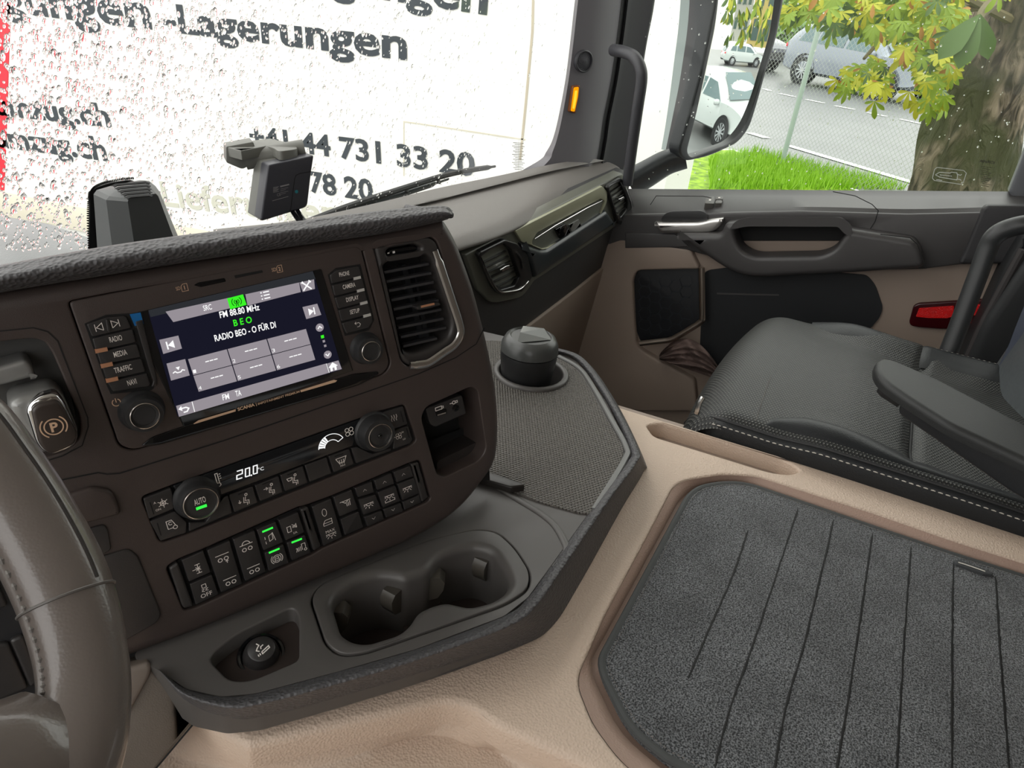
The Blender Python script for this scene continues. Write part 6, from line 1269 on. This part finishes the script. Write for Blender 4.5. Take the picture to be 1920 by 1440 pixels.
# yellow building seen in the mirror
def vbox(px0, px1, pybot, dist, depth, h):
    a = ray(px0, pybot); c = ray(px1, pybot); A = V((a.x, a.y, 0)).normalized()*dist; C = V((c.x, c.y, 0)).normalized()*dist
    u = C-A; nrm = V((-u.y, u.x, 0)).normalized(); nrm = nrm if nrm.dot(A) > 0 else -nrm
    return A, u, nrm
A, u, nr = vbox(1404, 1520, 90, 56, 8, 12)
yb = thing('yellow_building', 'pale yellow house with dark windows, seen in the top of the side mirror', 'building')
b = MB(); P = [refl(p) for p in (A+V((0, 0, G1)), A+u+V((0, 0, G1)), A+u+nr*8+V((0, 0, G1)), A+nr*8+V((0, 0, G1)))]; b.add(P + [p+V((0, 0, 17)) for p in P], [(0, 1, 5, 4), (1, 2, 6, 5), (2, 3, 7, 6), (3, 0, 4, 7), (4, 5, 6, 7)]); b.build('wall', mat('yellow_render', srgb(186, 166, 100), .8), yb, smooth=False)
for i in range(2):
    for j in range(5):
        o_ = A + u*(.12+.42*i) + V((0, 0, G1+.6+3.2*j)) - nr*.05; b = MB(); q = [refl(p) for p in (o_, o_+u*.25, o_+u*.25+V((0, 0, 2.0)), o_+V((0, 0, 2.0)))]; b.add(q, [(0, 1, 2, 3)]); b.build('window', mat('house_window', srgb(60, 84, 78), .3), yb, smooth=False, fix=False)
A, u, nr = vbox(1330, 1402, 90, 72, 8, 12)
b = MB(); P = [refl(p) for p in (A+V((0, 0, G1)), A+u+V((0, 0, G1)), A+u+nr*8+V((0, 0, G1)), A+nr*8+V((0, 0, G1)))]; b.add(P + [p+V((0, 0, 13)) for p in P], [(0, 1, 5, 4), (1, 2, 6, 5), (2, 3, 7, 6), (3, 0, 4, 7), (4, 5, 6, 7)])
b2 = thing('white_building', 'pale white apartment house seen beside the yellow one in the mirror', 'building'); b.build('wall', mat('white_render', srgb(160, 162, 154), .8), b2, smooth=False)
for i in range(3):
    for j in range(2):
        o_ = A + u*(.08+.3*i) + V((0, 0, G1+1.5+3*j)) - nr*.05; b = MB(); q = [refl(p) for p in (o_, o_+u*.18, o_+u*.18+V((0, 0, 1.4)), o_+V((0, 0, 1.4)))]; b.add(q, [(0, 1, 2, 3)]); b.build('window', mat('house_window', None), b2, smooth=False, fix=False)
# fence
fe = thing('chain_link_fence', 'chain-link wire fence between the grass verge and the street', 'fence')
WIRE = mat('fence_wire', srgb(160, 166, 162), .5, metal=.3)
b = MB(); top = 3.2; s0 = fpos.dot(rd); a0, a1 = s0-5, s0+9; sp_ = .06; r_ = .0018
n = int((a1-a0+top)/sp_)
for i in range(n):
    for sg in (1, -1):
        s_ = a0 - (top if sg > 0 else 0) + i*sp_; e0, e1 = 0, top
        if sg > 0: lo_, hi_ = s_, s_+top
        else: lo_, hi_ = s_, s_-top
        p = road_pt(lo_, tf, G1); q = road_pt(hi_, tf, G1+top); d_ = (q-p).normalized(); e_ = d_.cross(rn).normalized()*r_
        b.add([p-e_, q-e_, q+e_, p+e_], [(0, 1, 2, 3)]); 
b.build('wire_mesh', WIRE, fe, fix=False, smooth=False)
for ds in (0, -4.2, 3.0):
    p = road_pt(s0+ds, tf, G1)
    if ds == 3.0: continue
    b = MB(); b.tube([p, p+V((0, 0, top+.1))], .03, 12); b.build('post', mat('post_green_grey', srgb(150, 164, 158), .4), fe)
# hedge and far bushes
random.seed(21)
def leafball(mb, c, r, n, sz):
    for _ in range(n):
        d_ = V((random.gauss(0, 1), random.gauss(0, 1), random.gauss(0, 1))).normalized()*r*random.uniform(.6, 1); p = c+V((d_.x, d_.y, d_.z*.8)); a = V((random.gauss(0, 1), random.gauss(0, 1), random.gauss(0, 1))).normalized()*sz; e = a.orthogonal().normalized()*sz*.6
        mb.add([p-a, p+e, p+a, p-e], [(0, 1, 2, 3)])
for i, (px_, d_, r_) in enumerate([(1480, 34, 1.0), (1545, 39, 1.3), (1600, 45, 1.5), (1680, 50, 1.8), (1780, 56, 2.2), (1890, 62, 2.6)]):
    p = ray(px_, 60); p = V((p.x, p.y, 0)).normalized()*d_; b = MB(); leafball(b, p+V((0, 0, G1+r_*.8)), r_, 700, .22); leafball(b, p+V((.8, .8, G1+r_*1.7)), r_*.7, 400, .2)
    tg = thing('hedge_bush', ['pale green bush beyond the parked cars, nearest the mirror', 'green bush beyond the dark parked car', 'green bush just above the silver car roof', 'green bush behind the hanging chestnut leaves', 'green bush behind the leaves beside the trunk', 'green bush hidden behind the tree trunk'][i], 'bush', 'bushes across the street')
    b.build('foliage', mat('bush_green', srgb(110, 142, 70), .7), tg, fix=False, smooth=False)
A, u, nr = vbox(1500, 2100, 60, 82, 8, 12)
wbld = thing('white_building', 'very pale building far across the street behind the chestnut leaves', 'building')
b = MB(); P = [A+V((0, 0, G1)), A+u+V((0, 0, G1)), A+u+nr*8+V((0, 0, G1)), A+nr*8+V((0, 0, G1))]; b.add(P+[p+V((0, 0, 13)) for p in P], [(0, 1, 5, 4), (1, 2, 6, 5), (2, 3, 7, 6), (3, 0, 4, 7), (4, 5, 6, 7)]); b.build('wall', mat('white_render', None), wbld, smooth=False)
for i in range(6):
    o_ = A + u*(.06+.16*i) + V((0, 0, G1+4.2)) - nr*.06; b = MB(); b.add([o_, o_+u*.08, o_+u*.08+V((0, 0, 1.8)), o_+V((0, 0, 1.8))], [(0, 1, 2, 3)]); b.build('window', mat('house_window', None), wbld, smooth=False, fix=False)
# chestnut tree
tr_ = thing('chestnut_tree', 'big chestnut tree trunk with large yellow-green leaves outside the door window', 'tree')
TD = 6.2; BARK = bpy.data.materials.new('bark'); BARK.use_nodes = True; n_ = BARK.node_tree.nodes; l_ = BARK.node_tree.links; bs = n_['Principled BSDF']; bs.inputs['Roughness'].default_value = .85
tcc = n_.new('ShaderNodeTexCoord'); mpn = n_.new('ShaderNodeMapping'); mpn.inputs['Scale'].default_value = (1, 1, .35); l_.new(tcc.outputs['Object'], mpn.inputs['Vector'])
v1 = n_.new('ShaderNodeTexNoise'); v1.inputs['Scale'].default_value = 14; v1.inputs['Detail'].default_value = 8; v1.inputs['Distortion'].default_value = 1.2; l_.new(mpn.outputs[0], v1.inputs['Vector'])
v2 = n_.new('ShaderNodeTexNoise'); v2.inputs['Scale'].default_value = 2.2; v2.inputs['Detail'].default_value = 5; l_.new(tcc.outputs['Object'], v2.inputs['Vector'])
r1 = n_.new('ShaderNodeValToRGB'); r1.color_ramp.elements[0].position = .4; r1.color_ramp.elements[0].color = srgb(44, 38, 26); r1.color_ramp.elements[1].position = .62; r1.color_ramp.elements[1].color = srgb(136, 122, 104); l_.new(v1.outputs['Fac'], r1.inputs[0])
r2 = n_.new('ShaderNodeValToRGB'); r2.color_ramp.elements[0].position = .40; r2.color_ramp.elements[0].color = (0, 0, 0, 1); r2.color_ramp.elements[1].position = .58; r2.color_ramp.elements[1].color = (1, 1, 1, 1); l_.new(v2.outputs['Fac'], r2.inputs[0])
mx = n_.new('ShaderNodeMix'); mx.data_type = 'RGBA'; l_.new(r2.outputs[0], mx.inputs['Factor']); l_.new(r1.outputs[0], mx.inputs[7]); mx.inputs[6].default_value = srgb(52, 55, 24); l_.new(mx.outputs[2], bs.inputs['Base Color'])
bn = n_.new('ShaderNodeBump'); bn.inputs['Strength'].default_value = 1; bn.inputs['Distance'].default_value = .06; l_.new(v1.outputs['Fac'], bn.inputs['Height']); l_.new(bn.outputs[0], bs.inputs['Normal'])
cl_ = [(1764, 500, 84), (1778, 420, 76), (1795, 355, 69), (1828, 226, 66), (1862, 107, 66), (1905, 0, 72), (1950, -120, 72), (2000, -300, 70)]
P = [ray(x, y)*TD for x, y, _ in cl_]; P = [V((P[0].x, P[0].y, G1-.1))] + P; rr_ = [.46] + [w_*TD/1331*.98 for _, _, w_ in cl_]
pts = crom(P, 60); rs = [q.x for q in crom([V((r, 0, 0)) for r in rr_], 60)]; random.seed(4); b = MB(); base_i = len(b.v)
b.tube(pts, rs, 36)
for i, v in enumerate(b.v):
    a = (i % 36)/36*6.28; b.v[i] = v + (v-pts[min(59, i//36)]).normalized()*(.018*math.sin(5*a+i/36*.35)+.012*math.sin(11*a-i/36*.5))
b.build('trunk', BARK, tr_, ang=80)
b = MB()
for q in ([(1900, 40, 6.0), (1840, 10, 5.2), (1780, -15, 4.6), (1700, -10, 4.2)], [(1840, 10, 5.2), (1700, 30, 4.8), (1620, 110, 4.4)], [(1920, -120, 6), (1700, -40, 5), (1500, -30, 4.2)], [(1700, -40, 5), (1690, 30, 4.6), (1675, 80, 4.2)], [(1866, 0, 4), (1840, 26, 3.6), (1835, 40, 3.4)]):
    b.tube(crom([ray(x, y)*d_ for x, y, d_ in q], 16), [.03-.022*i/15 for i in range(16)], 6)
b.build('branches', mat('twig', srgb(92, 84, 50), .8), tr_)
LEAFM = [mat('leaf_green', srgb(120, 146, 24), .5), mat('leaf_yellow', srgb(170, 172, 32), .5), mat('leaf_dark', srgb(66, 94, 28), .5), mat('leaf_rust', srgb(156, 112, 40), .6)]
for m_ in LEAFM:
    bb = m_.node_tree.nodes['Principled BSDF']; bb.inputs['Transmission Weight'].default_value = 0
    bb.inputs['Subsurface Weight'].default_value = 0
def leaflet(mb, p, d_, nrm, L_, W_, mi):
    s_ = d_.cross(nrm).normalized(); prof = [(0, .02), (.25, .5), (.5, .85), (.7, 1), (.85, .75), (1, .02)]; vs = []
    for t, w_ in prof:
        c = p + d_*L_*t - nrm*L_*.22*t*t; vs += [c - s_*W_*w_ + nrm*W_*.25*w_, c, c + s_*W_*w_ + nrm*W_*.25*w_]
    fs = []
    for i in range(5): fs += [(i*3, i*3+1, i*3+4, i*3+3), (i*3+1, i*3+2, i*3+5, i*3+4)]
    mb.add(vs, fs, mi)
b = MB(); random.seed(9)
def cluster(px_, py_, dist, size, mi=None, n=None):
    p = ray(px_, py_)*dist; dn_ = V((random.uniform(-.5, .5), random.uniform(-.5, .5), -1)).normalized(); nrm = (-p.normalized() + V((random.uniform(-.6, .6), random.uniform(-.6, .6), random.uniform(-.1, .7)))).normalized()
    dn_ = (dn_ - nrm*dn_.dot(nrm)).normalized(); sd = dn_.cross(nrm).normalized(); n = n or random.choice([5, 5, 6, 7]); mi_ = mi if mi is not None else random.choices([0, 1, 2], [6, 4, 2])[0]
    for q in range(n):
        a = (q-(n-1)/2)/((n-1)/2)*1.5; d_ = dn_*math.cos(a) + sd*math.sin(a); L_ = size*(1-.35*abs(a)/1.5)*random.uniform(.85, 1.1)
        leaflet(b, p, d_, nrm, L_, L_*.155, mi_ if random.random() > .07 else random.choice([1, 3]))
areas = [((1480, -30), (1560, 30), 40), ((1550, -30), (1700, 50), 80), ((1620, 20), (1700, 70), 20), ((1690, -30), (1810, 110), 110), ((1590, 108), (1665, 165), 26), ((1720, 100), (1790, 150), 34), ((1730, 140), (1775, 195), 12), ((1500, -60), (1900, -10), 40)]
for (x0, y0), (x1, y1_), n in areas:
    for _ in range(int(n*1.9)): cluster(random.uniform(x0, x1), random.uniform(y0, y1_), random.uniform(3.2, 5.2), random.uniform(.042, .075))
for x, y in [(1570, 150), (1588, 165), (1640, 190), (1720, 190), (1745, 200), (1705, 172), (1560, 60), (1545, 30), (1500, 10)]: cluster(x, y, 3.6, .07)
leaf_c = ray(1838, 26)*3.2
for a, L_ in ((2.35, .20), (1.95, .19), (1.35, .15)):
    d_ = (CR*math.cos(-a) + CU*math.sin(-a)); leaflet(b, leaf_c, d_.normalized(), (-leaf_c.normalized()+V((0, 0, .4))).normalized(), L_, L_*.2, 2)
for q in range(60): # hanging leaves the mirror shows
    pv = ray(random.uniform(1335, 1500), random.uniform(-150, 50))*random.uniform(5.5, 7.5); p = refl(pv); n0 = len(b.v); d_ = V((random.uniform(-.3, .3), random.uniform(-.3, .3), -1)).normalized()
    for w_ in range(4): leaflet(b, p, (d_+V((random.uniform(-.6, .6), random.uniform(-.6, .6), 0))).normalized(), V((random.gauss(0, 1), random.gauss(0, 1), .3)).normalized(), .13, .022, random.choice([0, 1, 2]))
b.build('foliage', LEAFM, tr_, fix=False, ang=80)
# litter of leaves on the ground behind
# =============== lift everything from eye level coordinates to the ground frame ===============
def kids(o): return [c for c in COL.objects if c.parent == o]
par = {}
for o in COL.objects: par.setdefault(o.parent.name if o.parent else None, []).append(o)
def down(o):
    out = [o]
    for c in par.get(o.name, []): out += down(c)
    return out
sh_ = {t.name: (p, y) for t, p, y in SHIFT}
for root in list(par[None]):
    if root.type in ('CAMERA', 'LIGHT'): continue
    fam = [o for o in down(root) if o.type == 'MESH']
    if not fam: continue
    vs = [v.co for o in fam for v in o.data.vertices]
    lo = V([min(v[i] for v in vs) for i in range(3)]); hi = V([max(v[i] for v in vs) for i in range(3)])
    if root.name in sh_:
        p, y = sh_[root.name]; root.location = p + EYE; root.rotation_euler = (0, 0, y); continue
    base = V(((lo.x+hi.x)/2, (lo.y+hi.y)/2, lo.z))
    T = Matrix.Translation(-base)
    for o in fam: o.data.transform(T)
    root.location = base + EYE
